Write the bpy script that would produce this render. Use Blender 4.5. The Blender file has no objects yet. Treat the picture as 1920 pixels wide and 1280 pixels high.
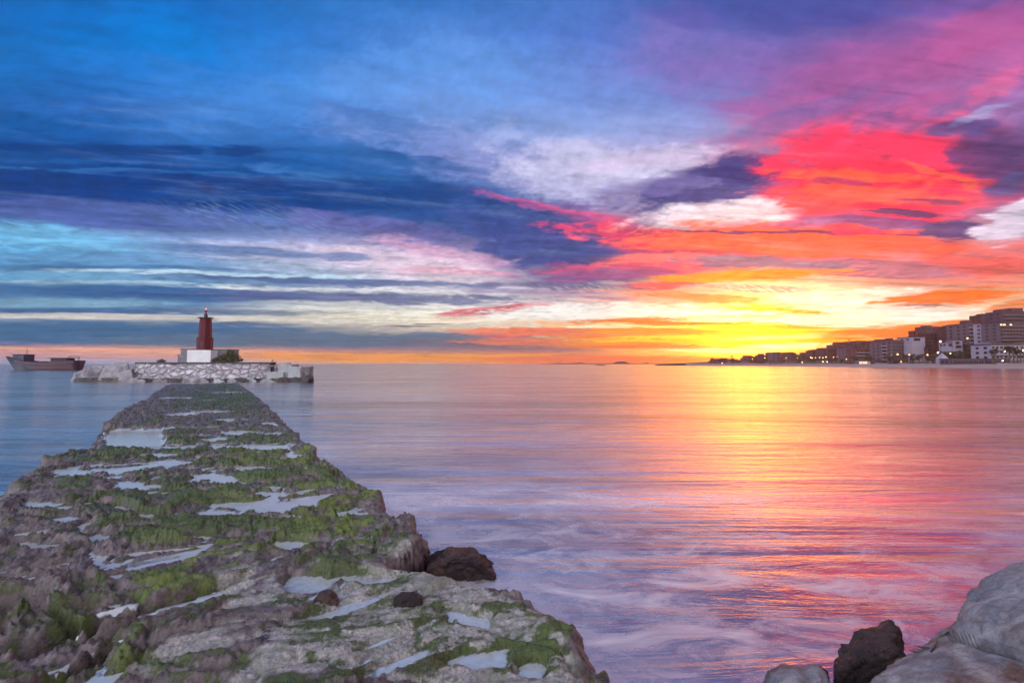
import bpy, bmesh, math, random
import numpy as np
from mathutils import Vector, Matrix, noise as mnoise
R = math.radians
random.seed(7)
scn = bpy.context.scene
C = scn.collection

# ------------------------------------------------------------------ camera
F = 853.0; PITCH = R(2.82); CAMH = 2.2
cam_d = bpy.data.cameras.new("camera"); cam = bpy.data.objects.new("camera", cam_d); C.objects.link(cam)
cam.location = (0, 0, CAMH); cam.rotation_euler = (R(90) + PITCH, 0, 0)
cam_d.sensor_width = 36; cam_d.lens = 36 * F / 1920; cam_d.clip_start = 0.05; cam_d.clip_end = 60000
scn.camera = cam
scn.view_settings.view_transform = 'Standard'; scn.view_settings.look = 'None'
scn.view_settings.exposure = 0.0; scn.view_settings.gamma = 1.0
scn.cycles.use_denoising = True; scn.cycles.use_adaptive_sampling = True; scn.cycles.adaptive_threshold = 0.03; scn.cycles.adaptive_min_samples = 20
scn.cycles.max_bounces = 4; scn.cycles.diffuse_bounces = 2; scn.cycles.glossy_bounces = 2
scn.cycles.caustics_reflective = False; scn.cycles.caustics_refractive = False

CP, SP = math.cos(PITCH), math.sin(PITCH)
def ray(px, py):
    r, u = (px - 960) / F, (640 - py) / F
    return (r, CP - u * SP, SP + u * CP)
def at(px, py, Y):
    d = ray(px, py); k = Y / d[1]
    return Vector((d[0] * k, Y, CAMH + d[2] * k))
def ground(px, py, z=0.0):
    d = ray(px, py); k = (z - CAMH) / d[2]
    return Vector((d[0] * k, d[1] * k, z))
def topix(x, y, z):                      # numpy arrays -> photo measurements used to lay out the world once
    z = z - CAMH
    fw = y * CP + z * SP; up = -y * SP + z * CP
    fw = np.maximum(fw, 0.2)
    return 960 + F * x / fw, 640 - F * up / fw

def lin(c):
    out = []
    for v in c[:3]:
        v = v / 255.0
        out.append(v / 12.92 if v <= 0.04045 else ((v + 0.055) / 1.055) ** 2.4)
    return out

# ------------------------------------------------------------------ world: low sun sky with a cloud deck
SUN_AZ, SUN_EL = 27.5, 3.2
ROWS = [0, 60, 120, 180, 240, 300, 350, 385, 410, 435, 460, 490, 515, 545, 575, 595, 615, 640, 655, 668, 680]
TAB = {
0: [(0,100,185),(5,110,195),(10,115,200),(5,98,178),(5,84,160),(8,78,152),(0,64,138),(35,76,152),(72,105,172),(105,182,232),(98,170,220),(75,140,192),(105,170,210),(70,125,175),(95,145,185),(130,160,190),(50,105,155),(95,115,165),(215,155,155),(195,150,165),(150,165,205)],
180: [(0,105,192),(0,118,208),(20,118,205),(35,105,190),(15,90,170),(8,75,155),(0,62,140),(60,88,160),(90,120,185),(115,160,215),(120,185,230),(85,140,190),(120,170,210),(65,120,170),(90,140,180),(175,185,200),(55,105,150),(95,115,160),(235,165,145),(215,160,160),(160,170,210)],
360: [(10,105,195),(0,122,212),(10,122,215),(55,130,215),(60,125,205),(10,85,165),(0,70,150),(20,72,150),(95,125,185),(120,150,205),(130,165,215),(110,155,205),(120,165,205),(60,110,165),(90,135,180),(200,200,200),(75,115,155),(85,115,155),(240,170,140),(225,165,155),(170,180,215)],
600: [(35,115,195),(50,120,205),(70,135,215),(80,145,225),(60,120,200),(30,100,175),(20,90,165),(10,75,150),(60,95,165),(110,120,180),(190,185,220),(205,210,235),(150,175,205),(130,150,190),(225,225,220),(235,225,205),(150,155,165),(95,120,145),(190,135,140),(250,170,95),(240,170,130)],
840: [(55,115,195),(80,135,215),(95,150,228),(120,160,230),(100,140,205),(60,105,180),(25,85,155),(15,70,140),(40,85,155),(60,90,155),(140,130,180),(220,190,220),(225,205,220),(235,230,240),(245,240,235),(245,240,220),(225,210,190),(100,110,140),(150,125,140),(245,165,90),(235,160,130)],
1080: [(70,115,195),(80,120,205),(105,140,215),(115,150,225),(140,165,225),(185,185,230),(190,175,225),(110,90,160),(60,70,140),(60,80,150),(60,75,145),(60,80,145),(110,110,165),(200,190,210),(245,225,225),(255,250,245),(255,240,220),(250,160,90),(235,130,100),(240,130,105),(250,140,100)],
1320: [(75,100,180),(100,110,190),(130,110,190),(120,140,210),(150,160,220),(170,150,200),(110,100,170),(215,205,235),(245,225,245),(250,110,110),(250,110,100),(220,160,175),(250,170,100),(250,200,190),(255,240,220),(255,235,170),(255,220,100),(255,235,60),(255,250,190),(255,215,60),(255,160,40)],
1560: [(75,80,160),(110,95,170),(145,95,165),(140,100,170),(155,90,150),(180,70,120),(245,70,95),(250,80,95),(190,110,160),(250,110,80),(252,115,75),(190,160,190),(245,190,170),(255,230,210),(255,255,250),(255,240,215),(255,250,235),(255,200,30),(255,190,30),(250,140,60),(250,130,60)],
1740: [(85,85,165),(150,95,170),(165,95,160),(150,110,180),(170,100,160),(240,65,100),(255,85,80),(240,80,110),(190,90,130),(252,110,75),(245,130,100),(220,150,160),(240,150,120),(250,190,160),(255,235,200),(255,255,240),(255,245,210),(255,130,30),(255,120,40),(240,120,60),(240,120,60)],
1900: [(95,85,165),(175,90,160),(190,100,165),(150,115,185),(110,95,155),(90,70,125),(80,75,130),(140,125,175),(205,195,225),(215,185,215),(235,130,140),(235,115,110),(245,160,135),(245,180,130),(250,170,110),(255,235,190),(255,230,150),(255,160,60),(250,130,50),(230,120,60),(220,110,60)],
}
TX = sorted(TAB)
def sky_at(px, py):
    px = min(max(px, TX[0]), TX[-1]); py = min(max(py, 0), 680)
    k = max(i for i in range(len(TX)) if TX[i] <= px); k = min(k, len(TX) - 2)
    f = (px - TX[k]) / (TX[k+1] - TX[k])
    j = max(i for i in range(len(ROWS)) if ROWS[i] <= py); j = min(j, len(ROWS) - 2)
    g = (py - ROWS[j]) / (ROWS[j+1] - ROWS[j])
    def c(a, b): return np.array(lin(TAB[TX[a]][b]))
    return (c(k, j) * (1-g) + c(k, j+1) * g) * (1-f) + (c(k+1, j) * (1-g) + c(k+1, j+1) * g) * f

W = bpy.data.worlds.new("World"); scn.world = W; W.use_nodes = True
nt = W.node_tree; nt.nodes.clear(); L = nt.links
def nd(t, **k):
    n = nt.nodes.new(t)
    for a, b in k.items(): setattr(n, a, b)
    return n
def val(sock, v):
    if hasattr(v, 'is_linked') or isinstance(v, bpy.types.NodeSocket): L.new(v, sock)
    else: sock.default_value = v
def mth(op, a, b=0.0, c=0.0, clamp=False):
    n = nd('ShaderNodeMath', operation=op); n.use_clamp = clamp
    val(n.inputs[0], a); val(n.inputs[1], b); val(n.inputs[2], c)
    return n.outputs[0]
def mixc(f, a, b, mode='MIX'):
    n = nd('ShaderNodeMix', data_type='RGBA', blend_type=mode)
    val(n.inputs[0], f); val(n.inputs[6], a); val(n.inputs[7], b)
    return n.outputs[2]
tc = nd('ShaderNodeTexCoord'); sx = nd('ShaderNodeSeparateXYZ'); L.new(tc.outputs['Generated'], sx.inputs[0])
dx, dy, dz = sx.outputs
az = mth('MULTIPLY', mth('ARCTAN2', dx, dy), 180 / math.pi)
yc = mth('MAXIMUM', dy, 0.08)
gx, gz = mth('DIVIDE', dx, yc), mth('DIVIDE', dz, yc)
zc = mth('MAXIMUM', dz, 0.0)
lg = mth('LOGARITHM', mth('ADD', zc, 0.045), math.e)
def comb(a, b, c=0.0):
    n = nd('ShaderNodeCombineXYZ'); val(n.inputs[0], a); val(n.inputs[1], b); val(n.inputs[2], c); return n.outputs[0]
def noi(vec, scale, detail=4, rough=0.55, dist=0.0, col=False):
    n = nd('ShaderNodeTexNoise'); L.new(vec, n.inputs['Vector']); n.inputs['Scale'].default_value = scale
    n.inputs['Detail'].default_value = detail; n.inputs['Roughness'].default_value = rough; n.inputs['Distortion'].default_value = dist
    return n.outputs['Color' if col else 'Fac']
lg = mth('LOGARITHM', mth('ADD', mth('MAXIMUM', gz, 0.0), 0.045), math.e)
stv = comb(mth('MULTIPLY_ADD', gz, 0.9, mth('MULTIPLY', az, 0.03)), mth('MULTIPLY', lg, 2.6))     # stretched cirrus coordinates
wn = nd('ShaderNodeSeparateXYZ'); L.new(noi(stv, 2.2, 5, 0.6, 0.4, True), wn.inputs[0])
streak = noi(stv, 5.5, 6, 0.62, 0.25)
stv2 = comb(mth('MULTIPLY', az, 0.09), mth('MULTIPLY_ADD', az, -0.03, mth('MULTIPLY', lg, 3.4)), 5.0)
fine = noi(stv2, 7.0, 6, 0.65, 0.4)
warpx = mth('SUBTRACT', wn.outputs[0], 0.5); warpz = mth('SUBTRACT', wn.outputs[1], 0.5)
damp = mth('ADD', mth('MULTIPLY', zc, 0.16), 0.006)            # vertical warp shrinks towards the horizon
gxw = mth('MULTIPLY_ADD', warpx, 0.16, gx)
gzw = mth('MULTIPLY_ADD', mth('ADD', warpz, mth('MULTIPLY', mth('SUBTRACT', streak, 0.5), 0.6)), damp, gz)
P = comb(gxw, gzw)
# base gradient: one ramp of elevation per azimuth column
tw = mth('SQRT', mth('MAXIMUM', mth('MULTIPLY_ADD', mth('SUBTRACT', warpz, 0.0), mth('MULTIPLY', damp, 0.8), zc), 0.0))
FILL_GAIN = {180: 3.4, -180: 3.4, 110: 1.7, 80: 1.0, -110: 7.0, -80: 0.9}  # unseen sky behind the camera, boosted as added fill light on pier and rocks
BACK_FILL = {80: ((200,140,150),(160,140,190)), 110: ((215,190,185),(205,190,195)), 180: ((205,198,195),(215,205,200)), -110: ((170,178,195),(190,190,200)), -80: ((80,130,190),(80,140,210))}
def after(prev, vec):
    """vec, but evaluated only after prev (keeps the long shader inside the renderer's stack)"""
    n = nd('ShaderNodeVectorMath', operation='MULTIPLY_ADD'); L.new(prev, n.inputs[0]); n.inputs[1].default_value = (1e-9, 1e-9, 0); L.new(vec, n.inputs[2]); return n.outputs[0]
TWV = comb(tw, tw)
cols = [-180, -110, -80] + [-50 + 5 * i for i in range(21)] + [80, 110, 180]
def ramp_for(a, prev=None):
    n = nd('ShaderNodeValToRGB'); st = []
    if prev is None: L.new(tw, n.inputs[0])
    else:
        sp_ = nd('ShaderNodeSeparateXYZ'); L.new(after(prev, TWV), sp_.inputs[0]); L.new(sp_.outputs[0], n.inputs[0])
    GAIN = 1.25
    if a in BACK_FILL or a == -180:
        lo, hi = BACK_FILL[a if a in BACK_FILL else 180]
        st = [(0.0, lin(lo)), (0.4, lin(lo)), (0.75, lin(hi)), (1.0, [0.4 * v for v in lin((190,195,225))])]
        k = FILL_GAIN[a]
        st = [(p, [v * k for v in c]) for p, c in st]
    else:
        px = 960 + F * math.tan(R(a)) / 1.0
        for y in ROWS[::-1]:
            # elevation of that photo row in this azimuth column
            lo, hi = 0.0, 1.4
            for _ in range(40):
                m = (lo + hi) / 2
                X, Y_, Z = math.sin(R(a)) * math.cos(m), math.cos(R(a)) * math.cos(m), math.sin(m)
                fw = Y_ * CP + Z * SP; up = -Y_ * SP + Z * CP
                if 640 - F * up / fw > y: lo = m
                else: hi = m
            fw = Y_ * CP + Z * SP
            st.append((math.sqrt(max(math.sin(lo), 0.0)), list(sky_at(960 + F * X / fw, y))))
        top = [0.85 * v for v in lin((190,190,220))]
        st.append((0.9, [0.6 * v for v in lin((120,140,200))])); st.append((1.0, top))
    e = n.color_ramp.elements
    while len(e) < len(st): e.new(0.5)
    for i, (p, c) in enumerate(sorted(st, key=lambda s: s[0])):
        e[i].position = p; e[i].color = (*c, 1)
    return n.outputs[0]
azw = mth('MULTIPLY_ADD', warpx, 6.0, az)
col = ramp_for(cols[0])
for a, b in zip(cols, cols[1:]):
    m = nd('ShaderNodeMapRange'); L.new(azw, m.inputs[0]); m.inputs[1].default_value = a; m.inputs[2].default_value = b
    col = mixc(m.outputs[0], col, ramp_for(b, col))
# cloud bodies: (px, py, rx, ry, tilt, colour, opacity, softness)
PAT = [
(1640,330,300,110,-4,(240,70,105),.65,1),(1300,455,360,45,-3,(235,90,120),.6,1),(1800,500,220,40,-3,(240,110,110),.6,1),(1250,625,330,32,0,(255,165,50),.75,1),(1500,610,260,30,0,(255,190,60),.6,1),(1250,560,260,22,-2,(250,150,110),.6,1),
(200,340,420,60,-3,(0,62,140),.5,1),(560,480,260,20,-4,(205,200,228),.5,1),(750,490,200,20,-6,(245,215,232),.6,1),(930,300,230,50,-14,(150,160,222),.6,1),(1080,300,170,34,-8,(205,200,236),.7,1),(1220,300,160,20,4,(215,205,235),.7,1),(700,250,160,26,-12,(105,140,210),.5,1),
(820,140,230,60,0,(95,150,228),.5,1),(1330,110,170,70,-25,(135,108,185),.5,1),(1620,150,260,60,10,(168,88,155),.55,1),(1860,60,150,30,22,(185,90,155),.6,.9),
(1500,215,170,18,20,(100,105,175),.5,.9),(1700,195,140,18,15,(180,90,150),.5,.9),(1850,165,80,16,28,(215,100,150),.6,.9),(1500,20,300,30,0,(68,75,160),.5,1),
(300,60,120,40,-15,(0,125,215),.6,1),(700,215,150,10,-12,(75,115,190),.6,.8),(150,205,220,14,-3,(40,100,180),.5,.9),
(200,278,360,9,-1,(0,58,130),.8,.7),(250,322,380,4,-2,(55,120,190),.6,.9),(120,300,260,5,-1,(25,95,170),.5,.9),(330,357,520,26,-2,(0,56,132),.85,.7),(640,330,200,6,-5,(70,130,195),.5,.9),
(880,385,270,30,-9,(15,70,142),.85,.7),(560,375,260,14,-3,(0,66,140),.7,.8),(1010,450,190,52,-13,(54,76,146),.95,.6),(900,345,160,8,-12,(60,110,180),.5,.8),(760,300,240,9,-7,(35,95,165),.7,.8),
(180,402,320,20,-5,(82,100,172),.7,.7),(700,425,200,14,-8,(110,105,172),.6,.8),(60,442,220,20,-4,(118,195,238),.7,.8),(480,472,260,8,-3,(72,115,175),.75,.8),(820,470,140,10,-12,(225,170,205),.6,.8),
(200,503,280,6,-1,(58,108,165),.7,.8),(620,527,360,6,-2,(78,100,155),.85,.6),(400,513,340,4,-1,(195,225,242),.8,.9),(200,532,260,4,-1,(175,205,225),.7,.9),(640,543,260,4,-1,(240,240,240),.7,.9),
(250,549,350,10,-2,(48,95,152),.85,.7),(700,558,330,8,-1,(88,100,150),.85,.7),(100,566,220,8,0,(135,178,200),.6,.9),(150,583,300,6,0,(38,92,148),.85,.7),(470,583,180,5,-2,(100,120,150),.8,.8),
(270,596,380,5,-1,(222,214,205),.8,.8),(430,607,130,3.5,0,(82,112,152),.9,.6),(100,624,480,16,0,(48,102,148),.9,.6),(620,637,420,11,0,(82,112,142),.95,.6),(900,646,180,7,-2,(112,108,132),.85,.7),
(250,657,420,3.5,-1,(250,178,150),.9,.7),(760,669,380,6,-.5,(253,160,80),.9,.7),(770,613,60,1.8,0,(105,98,120),.9,.6),(825,606,32,1.4,0,(120,100,120),.8,.6),
(925,583,95,8,7,(222,70,98),.95,.6),(975,580,60,4,6,(250,90,90),.8,.8),(985,624,110,5,2,(225,90,100),.9,.7),(1000,548,190,5,-2,(132,118,165),.7,.8),(860,508,120,5,-3,(235,160,185),.6,.8),
(1130,330,200,42,-4,(205,202,236),.6,1),(1080,402,210,11,-11,(222,95,150),.85,.7),(1010,395,160,10,-13,(60,75,145),.6,.8),(1235,446,190,22,-5,(247,68,108),.95,.6),(1150,440,110,10,-6,(235,70,120),.8,.8),
(1340,348,180,28,12,(72,70,138),.95,.6),(1390,322,75,24,20,(68,66,134),.95,.5),(1230,352,110,16,8,(120,110,175),.7,.8),(1345,403,190,20,7,(240,230,246),.9,.7),(1200,300,160,10,6,(215,195,230),.6,.9),
(1510,452,380,26,-1.5,(254,106,78),.95,.5),(1480,434,300,2.6,-1,(100,62,108),.9,.5),(1300,474,180,6,-3,(150,75,120),.5,.9),
(1620,345,190,62,-6,(252,60,95),.95,.45),(1700,272,170,22,-8,(246,60,102),.9,.7),(1600,330,150,13,-4,(255,105,75),.9,.8),(1640,365,200,12,-3,(255,100,72),.85,.8),(1770,330,70,8,-25,(255,110,85),.8,.8),(1540,385,90,16,-2,(255,90,90),.8,.8),
(1580,343,65,7,-6,(160,62,104),.8,.7),(1690,398,95,5,-2,(95,60,108),.95,.5),(1740,375,70,5,-4,(120,62,110),.8,.6),(1640,416,130,8,-3,(122,84,142),.9,.6),(1815,432,70,18,4,(88,72,128),.95,.5),(1520,418,70,7,2,(160,110,165),.7,.7),
(1880,300,80,45,-15,(82,64,120),.9,.7),(1800,240,75,12,8,(82,80,145),.85,.7),(1890,345,60,16,20,(78,82,140),.8,.8),(1905,415,75,26,28,(222,214,236),.95,.6),(1835,215,60,8,20,(150,165,215),.6,.9),
(1180,503,190,16,4,(238,90,125),.85,.7),(1120,520,180,14,2,(70,80,145),.6,.8),(1240,485,120,8,2,(250,130,120),.7,.8),(1400,491,130,9,-2,(128,112,152),.95,.6),(1580,502,200,13,-3,(124,104,146),.95,.7),(1690,503,140,12,-2,(205,125,142),.7,.8),
(1400,516,200,9,3,(253,148,50),.95,.6),(1230,538,100,6,3,(238,92,100),.9,.7),(1400,540,120,6,-1,(150,115,150),.7,.8),(1060,537,160,5,-2,(110,105,150),.8,.7),(1340,560,230,6,-4,(250,135,85),.85,.7),(1100,558,120,4,-2,(180,150,180),.6,.8),
(1870,497,140,12,-2,(240,98,92),.85,.7),(1640,540,120,3,0,(240,190,170),.6,.8),(1640,560,200,16,2,(255,252,244),.8,.8),(1775,557,150,11,5,(253,116,25),.98,.45),(1725,573,70,3,1,(150,72,85),.8,.7),(1900,570,60,8,8,(235,120,60),.8,.7),
(1620,592,190,15,2,(255,255,250),.9,.6),(1465,586,115,10,-3,(255,160,8),.98,.5),(1405,589,65,5,-2,(240,100,40),.9,.6),(1110,583,210,11,1,(255,252,248),.9,.7),(860,598,120,5,-1,(255,245,220),.7,.8),
(1200,600,130,3.5,2,(250,135,60),.95,.5),(1040,621,190,6,0,(250,128,95),.9,.6),(1270,621,220,3.5,-1,(253,155,45),.9,.6),(1000,641,150,6,0,(238,125,95),.85,.7),(1180,632,140,3,-1,(252,120,60),.8,.7),
(1400,613,170,4,-1,(255,228,30),.9,.6),(1510,622,130,3,-1,(255,195,20),.9,.6),(1290,641,190,3.5,-1,(255,200,25),.9,.7),(1420,645,120,2.5,1,(255,210,40),.8,.7),
(1330,655,120,5,-2,(255,250,190),.95,.8),(1440,632,130,3,1,(255,250,170),.8,.8),(1280,632,120,3,0,(255,225,60),.9,.7),(1180,645,120,3,0,(255,150,60),.9,.7),(1560,640,100,3,2,(255,185,20),.9,.7),(1220,610,120,4,-1,(255,240,150),.8,.7),(1200,588,280,6,1,(255,252,245),.85,.8),(1330,606,160,3,0,(250,110,40),.85,.7),(1240,650,200,3,0,(250,105,50),.8,.8),(1500,612,150,4,1,(252,120,30),.85,.7),(1560,600,170,9,0,(255,253,240),.9,.8),(1350,598,100,4,0,(255,250,225),.8,.8),(1480,648,90,4,1,(255,252,220),.9,.7),(1130,612,90,3,0,(255,245,200),.9,.7),(1760,619,190,12,3,(255,120,18),.95,.5),(1150,673,260,5,0,(245,118,88),.85,.7),(1020,656,130,4,0,(168,118,125),.7,.8),
(930,248,50,14,20,(165,180,228),.5,1),(650,232,80,14,-30,(112,145,214),.5,1),
]
zq = mth('ADD', zc, 0.06)
cell = noi(comb(mth('DIVIDE', dx, zq), mth('DIVIDE', dy, zq)), 9.0, 5, 0.62, 0.8)      # small puffs on a flat cloud deck
puff = noi(comb(mth('DIVIDE', dx, zq), mth('MULTIPLY', mth('DIVIDE', dy, zq), 0.7), 7.0), 2.6, 6, 0.62, 1.2)
edge = mth('MULTIPLY_ADD', mth('SUBTRACT', streak, 0.5), 1.5, mth('MULTIPLY_ADD', mth('SUBTRACT', fine, 0.5), 0.6, mth('MULTIPLY_ADD', mth('SUBTRACT', cell, 0.5), 0.5, mth('MULTIPLY', mth('SUBTRACT', puff, 0.5), 1.2))))
for (px, py, rx, ry, rot, c, op, soft) in PAT:
    d = ray(px, py); cx, cz = d[0] / d[1], d[2] / d[1]
    mp = nd('ShaderNodeMapping', vector_type='TEXTURE'); L.new(after(col, P), mp.inputs[0])
    mp.inputs[1].default_value = (cx, cz, 0); mp.inputs[2].default_value = (0, 0, R(rot)); mp.inputs[3].default_value = (1.3 * rx / F, 1.75 * ry / F, 1)
    g = nd('ShaderNodeTexGradient', gradient_type='SPHERICAL'); L.new(mp.outputs[0], g.inputs[0])
    v = mth('MULTIPLY_ADD', edge, mth('MULTIPLY', g.outputs[1], 4.5, clamp=True), g.outputs[1])
    m = nd('ShaderNodeMapRange', interpolation_type='SMOOTHSTEP'); L.new(v, m.inputs[0])
    m.inputs[1].default_value = 0.03; m.inputs[2].default_value = 0.15 + 0.55 * soft; m.inputs[4].default_value = op
    col = mixc(m.outputs[0], col, (*lin(c), 1))
# thin dark and light wisps drawn across the bigger clouds
wv = comb(mth('MULTIPLY_ADD', gz, 0.5, mth('MULTIPLY', az, 0.02)), mth('MULTIPLY_ADD', gx, 0.9, mth('MULTIPLY', lg, 5.0)), 11.0)
w1 = noi(after(col, wv), 3.6, 6, 0.6, 0.15)
m1 = nd('ShaderNodeMapRange', interpolation_type='SMOOTHSTEP'); L.new(w1, m1.inputs[0]); m1.inputs[1].default_value = 0.48; m1.inputs[2].default_value = 0.72; m1.inputs[4].default_value = 0.8
m2 = nd('ShaderNodeMapRange', interpolation_type='SMOOTHSTEP'); L.new(w1, m2.inputs[0]); m2.inputs[1].default_value = 0.48; m2.inputs[2].default_value = 0.26; m2.inputs[4].default_value = 0.35
zf = nd('ShaderNodeMapRange', interpolation_type='SMOOTHSTEP'); L.new(zc, zf.inputs[0]); zf.inputs[1].default_value = 0.05; zf.inputs[2].default_value = 0.14
ze = nd('ShaderNodeMapRange', interpolation_type='SMOOTHSTEP'); L.new(zc, ze.inputs[0]); ze.inputs[1].default_value = 0.52; ze.inputs[2].default_value = 0.34; ze.inputs[3].default_value = 0.25
zz = mth('MULTIPLY', zf.outputs[0], ze.outputs[0])
col = mixc(mth('MULTIPLY', m1.outputs[0], zz), col, mixc(1.0, col, (0.50, 0.56, 0.64, 1), 'MULTIPLY'))
col = mixc(mth('MULTIPLY', m2.outputs[0], zz), col, mixc(0.30, col, (*lin((190, 215, 245)), 1)))
# fine streaks, stronger where the light is
hi_ = nd('ShaderNodeMapRange', interpolation_type='SMOOTHSTEP'); L.new(zc, hi_.inputs[0]); hi_.inputs[1].default_value = 0.25; hi_.inputs[2].default_value = 0.5; hi_.inputs[3].default_value = 1.0; hi_.inputs[4].default_value = 0.4
sm = mth('MULTIPLY_ADD', mth('SUBTRACT', streak, 0.5), 1.1, mth('MULTIPLY_ADD', mth('SUBTRACT', fine, 0.5), 0.9, mth('MULTIPLY', mth('SUBTRACT', cell, 0.5), 0.9)))
sm = mth('MULTIPLY_ADD', sm, hi_.outputs[0], 1.03)
col = mixc(1.0, col, comb(sm, sm, sm), 'MULTIPLY')
# mackerel ripples in three places
for (px, py, rx, ry, rot, sc, c, op) in [(470,410,270,36,-6,75,(140,180,225),.28),(1420,540,130,12,-2,120,(255,248,240),.6),(1130,545,170,12,-3,110,(245,240,245),.5),(1150,435,150,26,-6,80,(255,140,150),.3),(780,385,200,22,-8,70,(60,115,185),.25)]:
    d = ray(px, py)
    mp = nd('ShaderNodeMapping', vector_type='TEXTURE'); L.new(after(col, P), mp.inputs[0])
    mp.inputs[1].default_value = (d[0] / d[1], d[2] / d[1], 0); mp.inputs[2].default_value = (0, 0, R(rot)); mp.inputs[3].default_value = (rx / F, ry / F, 1)
    g = nd('ShaderNodeTexGradient', gradient_type='SPHERICAL'); L.new(mp.outputs[0], g.inputs[0])
    u_ = mth('ADD', gx, mth('MULTIPLY', gz, 2.2))
    w = noi(after(col, comb(mth('MULTIPLY', u_, sc * 1.3), mth('MULTIPLY', gz, sc * 1.0), sc)), 1.0, 3, 0.5, 0.3)
    wr_ = nd('ShaderNodeMapRange', interpolation_type='SMOOTHSTEP'); L.new(w, wr_.inputs[0]); wr_.inputs[1].default_value = 0.46; wr_.inputs[2].default_value = 0.66
    f = mth('MULTIPLY', mth('MULTIPLY', wr_.outputs[0], mth('MULTIPLY', g.outputs[1], 1.8, clamp=True)), op * 1.2)
    f = mth('MULTIPLY', f, mth('MULTIPLY', mth('SUBTRACT', puff, 0.3), 3.5, clamp=True))
    col = mixc(f, col, (*lin(c), 1))
# glare round the hidden sun: brighter than white where the photograph is burnt out
sd = Vector((math.sin(R(SUN_AZ)) * math.cos(R(SUN_EL)), math.cos(R(SUN_AZ)) * math.cos(R(SUN_EL)), math.sin(R(SUN_EL))))
vd = nd('ShaderNodeVectorMath', operation='DOT_PRODUCT'); L.new(tc.outputs['Generated'], vd.inputs[0]); vd.inputs[1].default_value = sd
gl = mth('POWER', mth('MAXIMUM', vd.outputs['Value'], 0.0), 70.0)
gain = mth('MULTIPLY_ADD', gl, 2.6, 1.0)
rd = nd('ShaderNodeVectorMath', operation='DOT_PRODUCT'); L.new(tc.outputs['Generated'], rd.inputs[0]); rd.inputs[1].default_value = Vector(ray(1640, 340)).normalized()
redlit = mth('MULTIPLY_ADD', mth('POWER', mth('MAXIMUM', rd.outputs['Value'], 0.0), 90.0), 0.4, 1.0)      # the sunlit red deck
core = mth('MULTIPLY_ADD', mth('POWER', mth('MAXIMUM', vd.outputs['Value'], 0.0), 420.0), 1.5, 1.0)
col = mixc(1.0, col, comb(core, core, mth('POWER', core, 0.3)), 'MULTIPLY')
col = mixc(1.0, col, comb(mth('MULTIPLY', gain, redlit), mth('POWER', gain, 0.42), mth('POWER', gain, -0.1)), 'MULTIPLY')
nish = nd('ShaderNodeTexSky', sky_type='NISHITA'); nish.sun_disc = False
nish.sun_elevation = R(SUN_EL); nish.sun_rotation = R(SUN_AZ); nish.altitude = 0
bg1 = nd('ShaderNodeBackground'); L.new(nish.outputs[0], bg1.inputs[0]); bg1.inputs[1].default_value = 0.0025
bg2 = nd('ShaderNodeBackground'); L.new(col, bg2.inputs[0]); bg2.inputs[1].default_value = 1.0
ad = nd('ShaderNodeAddShader'); L.new(bg1.outputs[0], ad.inputs[0]); L.new(bg2.outputs[0], ad.inputs[1])
wo = nd('ShaderNodeOutputWorld'); L.new(ad.outputs[0], wo.inputs[0])
W.cycles.sampling_method = 'MANUAL'; W.cycles.sample_map_resolution = 1024

sl = bpy.data.lights.new("sun", 'SUN'); sun = bpy.data.objects.new("sun", sl); C.objects.link(sun)
sl.energy = 0.025; sl.angle = R(24); sl.color = (1.0, 0.36, 0.06)
sun.rotation_euler = (-sd).to_track_quat('-Z', 'Y').to_euler()

# ------------------------------------------------------------------ helpers
def tag(o, label=None, cat=None, group=None, kind=None):
    for k, v in (('label', label), ('category', cat), ('group', group), ('kind', kind)):
        if v: o[k] = v
    return o
def empty(name, loc=(0,0,0), rz=0.0, label=None, cat=None, group=None):
    o = bpy.data.objects.new(name, None); C.objects.link(o); o.location = loc; o.rotation_euler = (0, 0, rz)
    o.empty_display_size = 0.3
    return tag(o, label, cat, group)
def link(name, me, mat=None, parent=None, loc=None):
    o = bpy.data.objects.new(name, me); C.objects.link(o)
    if mat: me.materials.append(mat)
    if parent: o.parent = parent
    if loc is not None: o.location = loc
    return o
def from_bm(name, bm, mat, parent=None, smooth=False, loc=None):
    me = bpy.data.meshes.new(name); bm.to_mesh(me); bm.free()
    if smooth: me.polygons.foreach_set('use_smooth', [True] * len(me.polygons))
    return link(name, me, mat, parent, loc)
def box(bm, x0, x1, y0, y1, z0, z1, bev=0.0):
    vs = [bm.verts.new((x, y, z)) for x in (x0, x1) for y in (y0, y1) for z in (z0, z1)]
    q = [(0,1,3,2),(4,6,7,5),(0,4,5,1),(2,3,7,6),(0,2,6,4),(1,5,7,3)]
    fs = [bm.faces.new([vs[i] for i in f]) for f in q]
    if bev:
        es = list({e for f in fs for e in f.edges})
        bmesh.ops.bevel(bm, geom=es, offset=bev, segments=2, affect='EDGES', profile=0.6)
def prism(bm, pts0, z0, pts1, z1):
    a = [bm.verts.new((x, y, z0)) for x, y in pts0]; b = [bm.verts.new((x, y, z1)) for x, y in pts1]
    n = len(a)
    for i in range(n): bm.faces.new((a[i], a[(i+1) % n], b[(i+1) % n], b[i]))
    bm.faces.new(a[::-1]); bm.faces.new(b)
def ngon(n, r, ph=0.0, sx=1, sy=1): return [(sx * r * math.cos(ph + 2*math.pi*i/n), sy * r * math.sin(ph + 2*math.pi*i/n)) for i in range(n)]
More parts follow.
